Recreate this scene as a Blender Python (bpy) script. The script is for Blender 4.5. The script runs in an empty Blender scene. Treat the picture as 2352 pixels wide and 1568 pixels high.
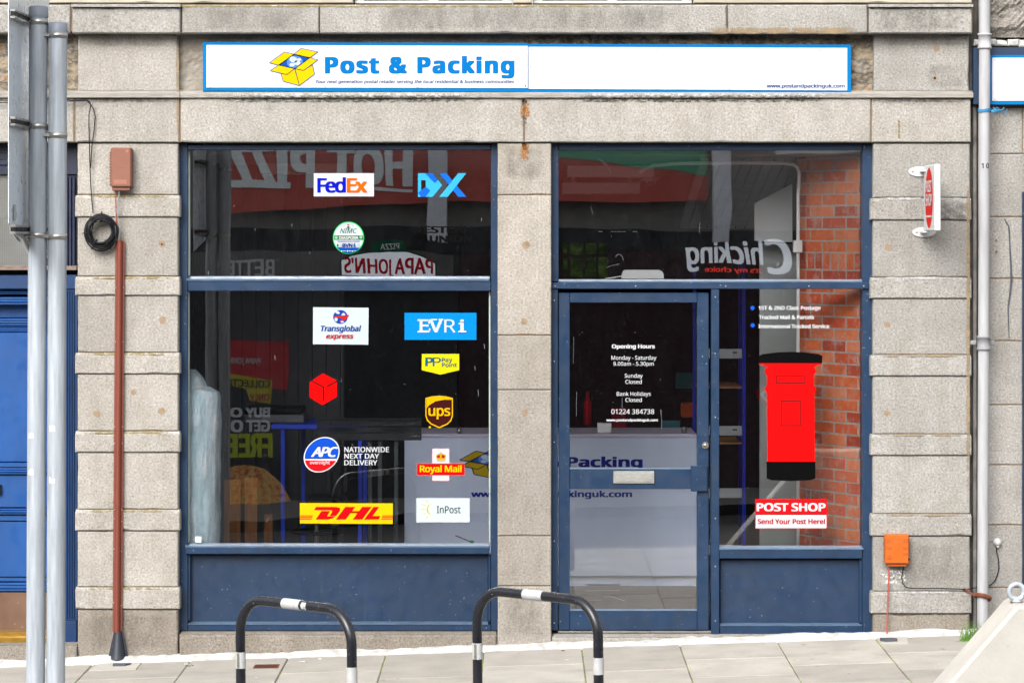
import bpy, bmesh, math, random
from mathutils import Vector, Matrix
random.seed(11)
R = math.radians
sc = bpy.context.scene
COL = sc.collection

# ------------------------------------------------------------------ camera, sky, sun, exposure
F, CX, HY, CD, CZ = 6367.6, 1206.4, 540.0, 17.0, 2.5
cam = bpy.data.cameras.new("camera"); cam.lens = F / 2352 * 36; cam.sensor_width = 36
cam.shift_x = -(CX - 1176) / 2352; cam.shift_y = -(784 - HY) / 2352; cam.clip_end = 500; cam.clip_start = .1
co = bpy.data.objects.new("camera", cam); co.location = (0, -CD, CZ); co.rotation_euler = (R(90), 0, 0)
COL.objects.link(co); sc.camera = co
SUN_EL, SUN_AZ = 38, 203      # from over the street, a little left of the camera
w = bpy.data.worlds.new("World"); sc.world = w; w.use_nodes = True
nt = w.node_tree; bg = nt.nodes['Background']
sky = nt.nodes.new('ShaderNodeTexSky'); sky.sky_type = 'NISHITA'; sky.sun_disc = False
sky.sun_elevation = R(SUN_EL); sky.sun_rotation = R(SUN_AZ); sky.dust_density = 6; sky.air_density = 1.5
hs = nt.nodes.new('ShaderNodeHueSaturation'); hs.inputs['Saturation'].default_value = .18
nt.links.new(sky.outputs[0], hs.inputs['Color']); nt.links.new(hs.outputs[0], bg.inputs[0]); bg.inputs[1].default_value = .15
sl = bpy.data.lights.new("sun", 'SUN'); sl.energy = 1.0; sl.angle = R(40); sl.color = (1, .975, .94)
so = bpy.data.objects.new("sun", sl); COL.objects.link(so)
az, el = R(SUN_AZ), R(SUN_EL)
d = Vector((math.sin(az) * math.cos(el), math.cos(az) * math.cos(el), math.sin(el)))
so.rotation_euler = d.to_track_quat('Z', 'Y').to_euler(); so.location = (-6, -12, 14)
sc.view_settings.view_transform = 'Standard'; sc.view_settings.look = 'None'
sc.view_settings.exposure = 1.5; sc.view_settings.gamma = 1

# ------------------------------------------------------------------ helpers
def X(dx, y=0): return (dx - CX) * (CD + y) / F
def Z(dy, y=0): return CZ - (dy - HY) * (CD + y) / F
def crop(ox, oy, s): return lambda x, y: ((ox + x / s) / 1.148, (oy + y / s) / 1.148)
def lin(c):
    def f(v):
        v /= 255.0
        return v / 12.92 if v <= .04045 else ((v + .055) / 1.055) ** 2.4
    return tuple(f(v) for v in c)
def GZ(x, y): return -.029 + .0331 * x + .006 * (max(y, -5.2) + .08)

def newmat(name):
    m = bpy.data.materials.new(name); m.use_nodes = True
    return m, m.node_tree, m.node_tree.nodes['Principled BSDF']
def coords(nt, scale=(1, 1, 1)):
    t = nt.nodes.new('ShaderNodeTexCoord'); mp = nt.nodes.new('ShaderNodeMapping')
    mp.inputs['Scale'].default_value = scale
    nt.links.new(t.outputs['Object'], mp.inputs[0]); return mp.outputs[0]
def noise(nt, co, scale, detail=4, rough=.55):
    n = nt.nodes.new('ShaderNodeTexNoise'); n.inputs['Scale'].default_value = scale
    n.inputs['Detail'].default_value = detail; n.inputs['Roughness'].default_value = rough
    nt.links.new(co, n.inputs['Vector']); return n.outputs['Fac']
def ramp(nt, fac, stops, interp='LINEAR'):
    r = nt.nodes.new('ShaderNodeValToRGB'); r.color_ramp.interpolation = interp
    el = r.color_ramp.elements
    while len(el) < len(stops): el.new(.5)
    for e, (p, c) in zip(el, stops):
        e.position = p; e.color = (*c, 1) if len(c) == 3 else c
    nt.links.new(fac, r.inputs[0]); return r.outputs[0]
def mix(nt, a, b, fac, mode='MIX'):
    m = nt.nodes.new('ShaderNodeMix'); m.data_type = 'RGBA'; m.blend_type = mode
    for k, v in ((6, a), (7, b)):
        if hasattr(v, 'links'): nt.links.new(v, m.inputs[k])
        else: m.inputs[k].default_value = (*v, 1)
    if hasattr(fac, 'links'): nt.links.new(fac, m.inputs[0])
    else: m.inputs[0].default_value = fac
    return m.outputs[2]
def bump(nt, b, h, strength=.4, dist=.002):
    n = nt.nodes.new('ShaderNodeBump'); n.inputs['Strength'].default_value = strength; n.inputs['Distance'].default_value = dist
    nt.links.new(h, n.inputs['Height']); nt.links.new(n.outputs[0], b.inputs['Normal'])
g = lambda v: (v, v, v)
ALB = .44       # outdoor colours darkened below their real values to even out the inside's dimmer light

def granite(name, c, warm=1.0, grain=1.0, dark=.0):
    m, nt, b = newmat(name); co = coords(nt); c = tuple(v * ALB for v in c)
    big = noise(nt, co, 1.6, 5, .6); mid = noise(nt, co, 9, 4); fine = noise(nt, co, 75, 3, .7); vf = noise(nt, co, 190, 2, .6)
    c1 = tuple(v * .84 for v in c); c2 = tuple(v * 1.10 for v in c)
    a = ramp(nt, big, [(.3, c1), (.7, c2)])
    a = mix(nt, a, ramp(nt, mid, [(.3, (.86, .83, .79)), (.65, (1.06, 1.05, 1.04))]), .75, 'MULTIPLY')
    a = mix(nt, a, ramp(nt, fine, [(.32, g(.30)), (.42, g(.82)), (.54, g(1.0)), (.64, g(1.36))]), .68 * grain, 'MULTIPLY')
    a = mix(nt, a, ramp(nt, vf, [(.36, g(.5)), (.47, g(1.0)), (.58, g(1.0)), (.68, g(1.35))]), .5 * grain, 'MULTIPLY')
    vs = noise(nt, coords(nt, (5, 1, .6)), 1.5, 4)
    a = mix(nt, a, ramp(nt, vs, [(.38, (.80, .77, .72)), (.56, g(1))]), .4 + dark, 'MULTIPLY')
    isl = nt.nodes.new('ShaderNodeNewGeometry')
    a = mix(nt, a, ramp(nt, isl.outputs['Random Per Island'], [(0, (.84, .83, .81)), (.35, (.97, .95, .92)), (.7, (1.0, .99, .97)), (1, (1.10, 1.08, 1.05))]), .9, 'MULTIPLY')
    nt.links.new(a, b.inputs['Base Color']); b.inputs['Roughness'].default_value = .85
    add = nt.nodes.new('ShaderNodeMath'); add.operation = 'ADD'; nt.links.new(fine, add.inputs[0]); nt.links.new(vf, add.inputs[1])
    bump(nt, b, add.outputs[0], .75, .005)
    return m
def paint(name, c, rough=.4, var=.12, spots=0., metallic=0., streak=None, bumpy=.15, spec=.5, scale=6):
    m, nt, b = newmat(name); co = coords(nt); c = tuple(v * ALB for v in c)
    n = noise(nt, co if not streak else coords(nt, streak), scale, 5)
    a = ramp(nt, n, [(.3, tuple(v * (1 - var) for v in c)), (.7, tuple(min(1, v * (1 + var)) for v in c))])
    if spots:
        s = noise(nt, co, 60, 2, .5)
        a = mix(nt, a, (.24, .27, .31), ramp(nt, s, [(.745 - spots * .025, g(0)), (.775 - spots * .025, g(.6))]))
    nt.links.new(a, b.inputs['Base Color']); b.inputs['Metallic'].default_value = metallic
    b.inputs['Specular IOR Level'].default_value = spec * .7
    r = ramp(nt, noise(nt, co, 14, 4), [(.3, g(rough * .8)), (.7, g(min(1, rough * 1.25)))]); nt.links.new(r, b.inputs['Roughness'])
    if bumpy: bump(nt, b, noise(nt, co, 45, 4), bumpy, .0015)
    return m
def glassmat(name, refl=.07, dirt=.03, tint=(.955, .965, .975)):
    m = bpy.data.materials.new(name); m.use_nodes = True; nt = m.node_tree; nt.nodes.clear()
    out = nt.nodes.new('ShaderNodeOutputMaterial'); tr = nt.nodes.new('ShaderNodeBsdfTransparent'); gl = nt.nodes.new('ShaderNodeBsdfGlossy')
    tr.inputs[0].default_value = (*tint, 1); gl.inputs['Roughness'].default_value = .004
    lw = nt.nodes.new('ShaderNodeFresnel'); lw.inputs[0].default_value = 1.5
    mu = nt.nodes.new('ShaderNodeMath'); mu.operation = 'MULTIPLY'; mu.inputs[1].default_value = refl / .04
    cl = nt.nodes.new('ShaderNodeMath'); cl.operation = 'MINIMUM'; cl.inputs[1].default_value = .9
    nt.links.new(lw.outputs[0], mu.inputs[0]); nt.links.new(mu.outputs[0], cl.inputs[0])
    co = coords(nt); wv = noise(nt, co, 1.1, 2)
    bp = nt.nodes.new('ShaderNodeBump'); bp.inputs['Strength'].default_value = .10; bp.inputs['Distance'].default_value = .01
    nt.links.new(wv, bp.inputs['Height']); nt.links.new(bp.outputs[0], gl.inputs['Normal'])
    m1 = nt.nodes.new('ShaderNodeMixShader'); nt.links.new(cl.outputs[0], m1.inputs[0]); nt.links.new(tr.outputs[0], m1.inputs[1]); nt.links.new(gl.outputs[0], m1.inputs[2])
    df = nt.nodes.new('ShaderNodeBsdfDiffuse'); df.inputs[0].default_value = (.55, .57, .58, 1)
    mpc = coords(nt, (3.5, 1, 1)); mpc.node.inputs['Rotation'].default_value = (0, .6, 0); sm = noise(nt, mpc, 4.2, 9, .8); sp = noise(nt, co, 95, 2)
    d1 = ramp(nt, sm, [(.42, g(0)), (.75, g(dirt))]); d2 = ramp(nt, sp, [(.735, g(0)), (.77, g(.35))])
    ad = nt.nodes.new('ShaderNodeMath'); ad.operation = 'ADD'; nt.links.new(d1, ad.inputs[0]); nt.links.new(d2, ad.inputs[1])
    m2 = nt.nodes.new('ShaderNodeMixShader'); nt.links.new(ad.outputs[0], m2.inputs[0]); nt.links.new(m1.outputs[0], m2.inputs[1]); nt.links.new(df.outputs[0], m2.inputs[2])
    nt.links.new(m2.outputs[0], out.inputs[0]); return m
def stainmat(name, c, cover=.5, scale=20, stretch=(1, 1, 1), soft=.12, maxa=1.):
    m, nt, b = newmat(name)
    n = noise(nt, coords(nt, stretch), scale, 6, .65)
    uv = nt.nodes.new('ShaderNodeTexCoord'); sx = nt.nodes.new('ShaderNodeSeparateXYZ'); nt.links.new(uv.outputs['Generated'], sx.inputs[0])
    # fade to nothing at the patch's own rim
    def edge(o):
        a = nt.nodes.new('ShaderNodeMath'); a.operation = 'PINGPONG'; a.inputs[1].default_value = .5; nt.links.new(o, a.inputs[0])
        r = nt.nodes.new('ShaderNodeMath'); r.operation = 'MULTIPLY'; r.inputs[1].default_value = 5; r.use_clamp = True; nt.links.new(a.outputs[0], r.inputs[0]); return r.outputs[0]
    e = nt.nodes.new('ShaderNodeMath'); e.operation = 'MULTIPLY'; nt.links.new(edge(sx.outputs[0]), e.inputs[0]); nt.links.new(edge(sx.outputs[2]), e.inputs[1])
    nn = nt.nodes.new('ShaderNodeMath'); nn.operation = 'MULTIPLY'; nt.links.new(n, nn.inputs[0])
    e2 = nt.nodes.new('ShaderNodeMath'); e2.operation = 'MULTIPLY_ADD'; e2.inputs[1].default_value = .4; e2.inputs[2].default_value = .6; nt.links.new(e.outputs[0], e2.inputs[0])
    nt.links.new(e2.outputs[0], nn.inputs[1])
    t = 1 - cover
    al = ramp(nt, nn.outputs[0], [(max(0, t - soft), g(0)), (min(1, t + soft), g(maxa))])
    ml = nt.nodes.new('ShaderNodeMath'); ml.operation = 'MULTIPLY'; nt.links.new(al, ml.inputs[0]); nt.links.new(e.outputs[0], ml.inputs[1])
    nt.links.new(ml.outputs[0], b.inputs['Alpha']); b.inputs['Base Color'].default_value = (*[v * ALB for v in c], 1); b.inputs['Roughness'].default_value = .9
    return m

class MB:
    def __init__(s): s.v = []; s.f = []; s.m = []; s.mi = 0; s.smooth = set()
    def add(s, vs, fs, smooth=False):
        n = len(s.v); s.v += [tuple(v) for v in vs]
        for f in fs:
            if smooth: s.smooth.add(len(s.f))
            s.f.append(tuple(i + n for i in f)); s.m.append(s.mi)
        return s
    def box(s, x0, x1, y0, y1, z0, z1, c=0.0):
        if x0 > x1: x0, x1 = x1, x0
        if y0 > y1: y0, y1 = y1, y0
        if z0 > z1: z0, z1 = z1, z0
        c = min(c, (x1 - x0) / 2.2, (y1 - y0) / 2.2, (z1 - z0) / 2.2)
        if c <= 0:
            return s.add([(x, y, z) for z in (z0, z1) for y in (y0, y1) for x in (x0, x1)],
                         [(0, 2, 3, 1), (4, 5, 7, 6), (0, 1, 5, 4), (2, 6, 7, 3), (0, 4, 6, 2), (1, 3, 7, 5)])
        # chamfered box: every corner is three points
        vs = []; idx = {}
        for i, sx in enumerate((0, 1)):
            for j, sy in enumerate((0, 1)):
                for k, sz in enumerate((0, 1)):
                    P = [(x0, x1)[sx], (y0, y1)[sy], (z0, z1)[sz]]; D = [c if not q else -c for q in (sx, sy, sz)]
                    for a in range(3):
                        p = [P[t] + (D[t] if t != a else 0) for t in range(3)]; idx[(sx, sy, sz, a)] = len(vs); vs.append(p)
        I = idx; fs = []
        for a in range(3):
            o = [t for t in range(3) if t != a]
            for q in (0, 1):
                r = []
                for (u, v) in ((0, 0), (1, 0), (1, 1), (0, 1)):
                    t = [0, 0, 0]; t[a] = q; t[o[0]] = u; t[o[1]] = v; r.append(I[(*t, a)])
                fs.append(tuple(r))
            for (u, v) in ((0, 0), (0, 1), (1, 0), (1, 1)):   # edges along axis a
                t0 = [0, 0, 0]; t0[o[0]] = u; t0[o[1]] = v; t1 = list(t0); t1[a] = 1
                fs.append((I[(*t0, o[0])], I[(*t0, o[1])], I[(*t1, o[1])], I[(*t1, o[0])]))
        for sx in (0, 1):
            for sy in (0, 1):
                for sz in (0, 1): fs.append((I[(sx, sy, sz, 0)], I[(sx, sy, sz, 1)], I[(sx, sy, sz, 2)]))
        return s.add(vs, fs)
    def stone(s, x0, x1, z0, z1, yf, yb, ch=.006, jit=.0018, step=.07):
        pts = []
        def seg(a, b):
            n = max(1, int(math.hypot(b[0] - a[0], b[1] - a[1]) / step))
            for i in range(n): pts.append((a[0] + (b[0] - a[0]) * i / n, a[1] + (b[1] - a[1]) * i / n))
        seg((x0, z0), (x1, z0)); seg((x1, z0), (x1, z1)); seg((x1, z1), (x0, z1)); seg((x0, z1), (x0, z0))
        cx, cz = (x0 + x1) / 2, (z0 + z1) / 2; hx, hz = (x1 - x0) / 2, (z1 - z0) / 2
        A, B, C = [], [], []
        for (x, z) in pts:
            jx, jz = random.uniform(-jit, 0), random.uniform(-jit, 0)
            if random.random() < .05: jx, jz = jx - jit * 2, jz - jit * 2
            k = lambda t: (x + (-1 if x > cx else 1) * t * (abs(abs(x - cx) - hx) < 1e-6), z + (-1 if z > cz else 1) * t * (abs(abs(z - cz) - hz) < 1e-6))
            t = -(jx + jz); a = k(t * .4); b_ = k(t + ch)
            A.append((a[0], yb, a[1])); B.append((a[0], yf + ch + t * .5, a[1])); C.append((b_[0], yf, b_[1]))
        n = len(pts); fs = []
        for i in range(n):
            j = (i + 1) % n; fs.append((i, j, n + j, n + i)); fs.append((n + i, n + j, 2 * n + j, 2 * n + i))
        fs.append(tuple(range(2 * n, 3 * n)))
        return s.add(A + B + C, fs)
    def prism(s, prof, x0, x1):      # profile (y,z) run along x
        n = len(prof); vs = [(x0, y, z) for y, z in prof] + [(x1, y, z) for y, z in prof]
        return s.add(vs, [(i, (i + 1) % n, n + (i + 1) % n, n + i) for i in range(n)] + [tuple(range(n)), tuple(range(2 * n - 1, n - 1, -1))])
    def plate(s, pts, y0, y1):       # outline (x,z) thickened between two depths
        n = len(pts); vs = [(x, y0, z) for x, z in pts] + [(x, y1, z) for x, z in pts]
        return s.add(vs, [(i, (i + 1) % n, n + (i + 1) % n, n + i) for i in range(n)] + [tuple(range(n)), tuple(range(2 * n - 1, n - 1, -1))])
    def face(s, pts, y): return s.add([(x, y, z) for x, z in pts], [tuple(range(len(pts)))])
    def tube(s, path, r, n=12, cap=True, flat=1.0):
        path = [Vector(p) for p in path]; rings = []; up = None
        rr = r if isinstance(r, (list, tuple)) else [r] * len(path)
        for i, p in enumerate(path):
            t = (path[min(i + 1, len(path) - 1)] - path[max(i - 1, 0)]).normalized()
            if up is None:
                up = Vector((0, 0, 1)) if abs(t.z) < .9 else Vector((0, 1, 0))
            u = t.cross(up).normalized(); v = u.cross(t).normalized(); up = v
            rings.append([p + (u * math.cos(a) + v * math.sin(a) * flat) * rr[i] for a in [2 * math.pi * k / n for k in range(n)]])
        vs = [q for rg in rings for q in rg]; fs = []
        for i in range(len(rings) - 1):
            for k in range(n): fs.append((i * n + k, i * n + (k + 1) % n, (i + 1) * n + (k + 1) % n, (i + 1) * n + k))
        s.add(vs, fs, True)
        if cap: s.add(rings[0], [tuple(range(n))]); s.add(rings[-1], [tuple(range(n))])
        return s
    def disc(s, x, z, y0, y1, r, n=20, rz=None, dome=0):
        rz = rz or r; pts = [(x + r * math.cos(2 * math.pi * k / n), z + rz * math.sin(2 * math.pi * k / n)) for k in range(n)]
        if dome:
            vs = []; fs = []; L = 4
            for l in range(L):
                q = math.cos(l / L * math.pi / 2); h = math.sin(l / L * math.pi / 2)
                vs += [(x + (px - x) * q, y1 + (y0 - y1) * h, z + (pz - z) * q) for px, pz in pts]
            vs.append((x, y0, z))
            for l in range(L - 1):
                for k in range(n): fs.append((l * n + k, l * n + (k + 1) % n, (l + 1) * n + (k + 1) % n, (l + 1) * n + k))
            for k in range(n): fs.append(((L - 1) * n + k, (L - 1) * n + (k + 1) % n, L * n))
            return s.add(vs, fs, True)
        return s.plate(pts, y0, y1)
    def lathe(s, prof, cx, cy, n=24, cap=True):   # (r,z)
        vs = [(cx + r * math.cos(2 * math.pi * k / n), cy + r * math.sin(2 * math.pi * k / n), z) for r, z in prof for k in range(n)]
        fs = [(i * n + k, i * n + (k + 1) % n, (i + 1) * n + (k + 1) % n, (i + 1) * n + k) for i in range(len(prof) - 1) for k in range(n)]
        s.add(vs, fs, True)
        return s
    def build(s, name, mat, parent=None, label=None, cat=None, group=None, kind=None, loc=None):
        me = bpy.data.meshes.new(name); o = bpy.data.objects.new(name, me); COL.objects.link(o)
        if parent is not None: org = Vector(parent['_o']) if '_o' in parent else Vector((0, 0, 0))
        else:
            if loc is None and kind is None and s.v:
                xs = [v[0] for v in s.v]; ys = [v[1] for v in s.v]; zs = [v[2] for v in s.v]
                loc = ((min(xs) + max(xs)) / 2, (min(ys) + max(ys)) / 2, min(zs))
            org = Vector(loc or (0, 0, 0)); o.location = org
        me.from_pydata([tuple(Vector(v) - org) for v in s.v], [], s.f)
        mats = mat if isinstance(mat, (list, tuple)) else [mat]
        for q in mats: me.materials.append(q)
        for i, p in enumerate(me.polygons):
            p.material_index = min(s.m[i], len(mats) - 1); p.use_smooth = i in s.smooth
        me.update()
        if parent is not None: o.parent = parent
        o['_o'] = tuple(org); tagit(o, label, cat, group, kind); return o
def tagit(o, label=None, cat=None, group=None, kind=None):
    if label: o['label'] = label
    if cat: o['category'] = cat
    if group: o['group'] = group
    if kind: o['kind'] = kind
def thing(name, loc, label, cat, group=None):
    o = bpy.data.objects.new(name, None); COL.objects.link(o); o.location = loc; o.empty_display_size = .1
    o['_o'] = tuple(loc); tagit(o, label, cat, group); return o
def dup(o, loc, rot, label):
    r = o.copy(); COL.objects.link(r); r.location = loc; r.rotation_euler = (0, 0, rot); r['label'] = label
    for ch in list(o.children):
        c = ch.copy(); COL.objects.link(c); c.parent = r
        for q in list(ch.children):
            e = q.copy(); COL.objects.link(e); e.parent = c
    return r

# ---- lettering
FONT = None
try: FONT = bpy.data.fonts.load(bpy.utils.system_resource('DATAFILES', path='fonts') + '/NotoSansHebrew-Regular.woff2')
except Exception: FONT = None
_cap = {}
def glyphs(txt, bold=0., spacing=1.0, depth=.0, lsp=1.0):
    cu = bpy.data.curves.new('lettering', 'FONT'); cu.body = txt; cu.size = 1
    if FONT: cu.font = FONT
    cu.offset = bold; cu.space_character = spacing; cu.resolution_u = 3; cu.extrude = depth
    o = bpy.data.objects.new('lettering_source', cu); COL.objects.link(o)
    bpy.context.view_layer.update()
    me = bpy.data.meshes.new_from_object(o.evaluated_get(bpy.context.evaluated_depsgraph_get()))
    vs = [(v.co.x, v.co.y, v.co.z) for v in me.vertices]; fs = [tuple(p.vertices) for p in me.polygons]
    bpy.data.objects.remove(o); bpy.data.curves.remove(cu); bpy.data.meshes.remove(me)
    return vs, fs
def capref(bold):
    k = round(bold, 3)
    if k not in _cap:
        vs, _ = glyphs('H', bold); _cap[k] = (min(v[1] for v in vs), max(v[1] for v in vs))
    return _cap[k]
def letters(mb, txt, u0, u1, vb, vt, place, bold=0., shear=0., spacing=1.0, warp=None, flip=False):
    """text with its left edge at u0, right edge at u1, baseline vb and capital top vt; place(u,v)->point"""
    vs, fs = glyphs(txt, 0., spacing); c0, c1 = capref(0.)
    by = bold * .5; c0 -= by; c1 += by; SH = [(1, 1), (-1, 1), (-1, -1), (1, -1), (1, 0), (-1, 0), (0, 1), (0, -1), (0, 0)] if bold > .004 else [(0, 0)]; k = len(SH); base = [(x + shear * y, y) for x, y, _ in vs]; nv = len(base)
    # heavier faces: the outline repeated round a small circle, each copy a hair in front of the last
    vs = [(x + bold * p, y + by * r) for p, r in SH for x, y in base]
    fs = [tuple(i + q * nv for i in f) for q in range(k) for f in fs]
    a = min(v[0] for v in vs); b = max(v[0] for v in vs)
    if u1 is None: u1 = u0 + (b - a) * (vt - vb) / (c1 - c0)
    out = []; p0_, p1_, p2_ = (Vector(place(*q)) for q in ((0, 0), (1, 0), (0, 1))); nrm = (p1_ - p0_).cross(p2_ - p0_).normalized() * 1.0e-4; nrm = nrm * (1 if nrm.dot(Vector((0, -CD, CZ)) - p0_) > 0 else -1)
    for i_, (x, y) in enumerate(vs):
        u = u0 + (x - a) / (b - a) * (u1 - u0); v = vb + (y - c0) / (c1 - c0) * (vt - vb)
        if warp: u, v = warp(u, v)
        out.append(Vector(place(u, v)) + nrm * (i_ // nv))
    mb.add(out, fs)
    return mb
def dplace(y): return lambda u, v: (X(u, y), y, Z(v, y))       # u,v measured on the shopfront drawing
def dpoly(mb, pts, y): return mb.face([(X(a, y), Z(b, y)) for a, b in pts], y)
def drect(mb, x0, x1, z0, z1, y): return dpoly(mb, [(x0, z1), (x1, z1), (x1, z0), (x0, z0)], y)
def ell(cx, cy, rx, ry, n=40, rot=0, a0=0, a1=2 * math.pi):
    full = abs(a1 - a0 - 2 * math.pi) < 1e-6
    return [(cx + rx * math.cos(t) * math.cos(rot) - ry * math.sin(t) * math.sin(rot), cy + rx * math.cos(t) * math.sin(rot) + ry * math.sin(t) * math.cos(rot))
            for t in [a0 + (a1 - a0) * k / (n if full else n - 1) for k in range(n)]]
def stroke(a, b, wd):
    dx, dy = b[0] - a[0], b[1] - a[1]; L = math.hypot(dx, dy) or 1; nx, ny = -dy / L * wd / 2, dx / L * wd / 2
    return [(a[0] + nx, a[1] + ny), (b[0] + nx, b[1] + ny), (b[0] - nx, b[1] - ny), (a[0] - nx, a[1] - ny)]

# ------------------------------------------------------------------ materials
M = {}
STONE = (.58, .558, .525)
M['granite'] = granite('granite', STONE)
M['granite_right'] = granite('granite_grey', (.515, .508, .492), grain=1.1)
M['granite_base'] = granite('granite_base', (.41, .37, .325), grain=1.2, dark=.2)
M['granite_lintel'] = granite('granite_lintel', (.55, .532, .505))
M['granite_mid'] = granite('granite_mid', (.555, .522, .48))
M['granite_rock'] = granite('granite_rock', (.40, .375, .35), grain=1.5, dark=.2)
M['mortar'] = paint('mortar', lin((150, 125, 98)), .95, .25, bumpy=.6, scale=15)
M['mortar_patch'] = paint('mortar_patch', lin((172, 148, 122)), .95, .2, bumpy=.5, scale=30)
M['white_mortar'] = paint('white_mortar', (.72, .71, .68), .9, .34, bumpy=.9, scale=14)
M['cream_stone'] = paint('cream_stone', (.58, .52, .43), .9, .15, bumpy=.5, scale=9)
def plaster(name, stops):
    m, nt, b = newmat(name); n = noise(nt, coords(nt, (1, 1, 1.6)), 3.2, 9, .68)
    n2 = noise(nt, coords(nt), 40, 5); stops = [(p, tuple(v * ALB for v in c)) for p, c in stops]
    a = mix(nt, ramp(nt, n, stops), ramp(nt, n2, [(.3, g(.75)), (.7, g(1.1))]), .6, 'MULTIPLY')
    nt.links.new(a, b.inputs['Base Color']); b.inputs['Roughness'].default_value = .95; bump(nt, b, n, .9, .03); return m
M['plaster'] = plaster('old_plaster', [(.28, (.22, .18, .14)), (.40, (.42, .37, .30)), (.52, (.55, .51, .45)), (.62, (.45, .38, .29)), (.75, (.60, .56, .48))])
M['plaster_flaking'] = plaster('flaking_plaster', [(.32, (.03, .025, .02)), (.40, (.22, .15, .09)), (.46, (.48, .40, .28)), (.53, (.14, .11, .085)), (.58, (.42, .38, .32)), (.63, (.40, .20, .06)), (.68, (.45, .40, .31))])
NAVY = lin((24, 58, 94))
def wear(m, lo=.0):   # runs, scuffs and thin pale scratches
    nt = m.node_tree; b = nt.nodes['Principled BSDF']; src = b.inputs['Base Color'].links[0].from_socket
    a = mix(nt, src, (.10, .11, .115), ramp(nt, noise(nt, coords(nt, (14, 3, 1.1)), 2.2, 7, .7), [(.60, g(0)), (.85, g(.16))]))
    a = mix(nt, a, (.012, .016, .022), ramp(nt, noise(nt, coords(nt, (1, 1, 1.5)), 3.5, 6, .65), [(.52, g(0)), (.72, g(.4))]))
    a = mix(nt, a, (.26, .28, .30), ramp(nt, noise(nt, coords(nt, (3, 3, 26)), 9, 3, .5), [(.735, g(0)), (.77, g(.5))]))
    nt.links.new(a, b.inputs['Base Color']); return m
M['navy'] = paint('navy_paint', NAVY, .42, .13, spots=1, bumpy=.25)
M['navy_panel'] = paint('navy_panel_paint', lin((22, 54, 89)), .5, .16, spots=.6, bumpy=.15, scale=2.5)
M['navy_skylit'] = paint('navy_skylit_paint', lin((96, 120, 148)), .35, .2, spots=1.5, streak=(2, 8, 20), bumpy=.4)  # paler copy of the navy: sky light on the sloping tops painted in
wear(M['navy']); wear(M['navy_panel']); wear(M['navy_skylit'])
M['navy_dark'] = paint('navy_dark_paint', lin((26, 36, 66)), .45, .15, bumpy=.2)
M['blue_door'] = paint('blue_door_paint', lin((0, 82, 158)), .5, .14, bumpy=.25, streak=(1, 1, .25), scale=9)
M['blue_door_dark'] = paint('blue_frame_paint', lin((0, 55, 108)), .5, .15, bumpy=.25)
M['worn_sill'] = paint('worn_wood', lin((150, 130, 118)), .8, .4, streak=(3, 3, 30), bumpy=.6)
M['glass'] = glassmat('shop_glass', .135, .002)
M['glass_upper'] = glassmat('shop_glass_dusty', .19, .005)
M['frosted'] = paint('wired_glass', (.26, .26, .235), .3, .1, bumpy=.4)
M['putty'] = paint('glazing_putty', lin((196, 210, 200)), .7, .15)
M['white'] = paint('white_plastic', (.82, .82, .83), .35, .03, bumpy=0)
M['sign_white'] = paint('sign_white', (.90, .91, .95), .3, .03, bumpy=0, scale=1.5)
M['sign_blue'] = paint('sign_blue', lin((0, 130, 204)), .6, .04, bumpy=0, spec=.08)
M['letter_blue'] = paint('letter_blue', lin((0, 122, 200)), .6, .03, bumpy=0, spec=.05)
M['text_blue'] = paint('text_blue', lin((0, 62, 140)), .5, .03, bumpy=0)
M['brass'] = paint('brass', lin((205, 165, 80)), .35, .2, metallic=.8, streak=(3, 3, 30))
M['kick'] = paint('kick_plate', lin((140, 108, 88)), .4, .15, metallic=.3, spots=.4)
M['galv'] = paint('galvanised_steel', (.60, .66, .73), .62, .22, metallic=.25, streak=(5, 5, .35), bumpy=.1, scale=9)
M['galv_cap'] = paint('grey_plastic_cap', lin((150, 158, 172)), .5, .05)
M['alu'] = paint('aluminium', (1.35, 1.48, 1.62), .3, .05, metallic=.35, bumpy=.05, scale=2)
M['steel'] = paint('stainless_steel', (.72, .71, .69), .3, .15, metallic=.8)
M['pipe_paint'] = paint('grey_pipe_paint', lin((196, 196, 200)), .5, .14, streak=(4, 4, .5), bumpy=.3, scale=7)
M['pipe_grey'] = paint('grey_collar', lin((158, 160, 165)), .55, .12)
M['brown_plastic'] = paint('brown_plastic', lin((152, 98, 78)), .6, .06, bumpy=.05)
M['brown_pvc'] = paint('brown_conduit', lin((140, 66, 48)), .6, .1, bumpy=.05, streak=(1, 1, .2))
M['black_plastic'] = paint('black_plastic', (.008, .009, .013), .55, .2, bumpy=.05, spec=.3)
M['cone'] = paint('dark_grey_plastic', lin((52, 57, 70)), .5, .2, bumpy=.2)
M['orange_box'] = paint('orange_plastic', lin((222, 108, 20)), .45, .08, bumpy=.05)
M['orange'] = paint('orange_cable', lin((215, 92, 28)), .5, .1)
M['salmon'] = paint('salmon_cable', lin((206, 92, 78)), .5, .1)
M['slate'] = paint('slate', lin((86, 92, 104)), .8, .25, bumpy=.5)
M['rack_black'] = paint('black_powder_coat', (.016, .018, .026), .28, .3, spots=.9, bumpy=.2, scale=12)
M['rack_white'] = paint('white_reflective_tape', (.66, .67, .68), .45, .12, spots=0, bumpy=.3, scale=30)
M['concrete'] = paint('pale_concrete', (.8, .53, .48), .9, .14, bumpy=.5, scale=5)
M['rust'] = paint('rusty_iron', lin((130, 66, 40)), .8, .4, bumpy=.6, scale=40)
M['rope'] = paint('blue_rope', lin((50, 150, 205)), .7, .25, scale=120)
M['chrome'] = paint('lock_metal', lin((205, 200, 185)), .3, .1, metallic=.7)
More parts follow.
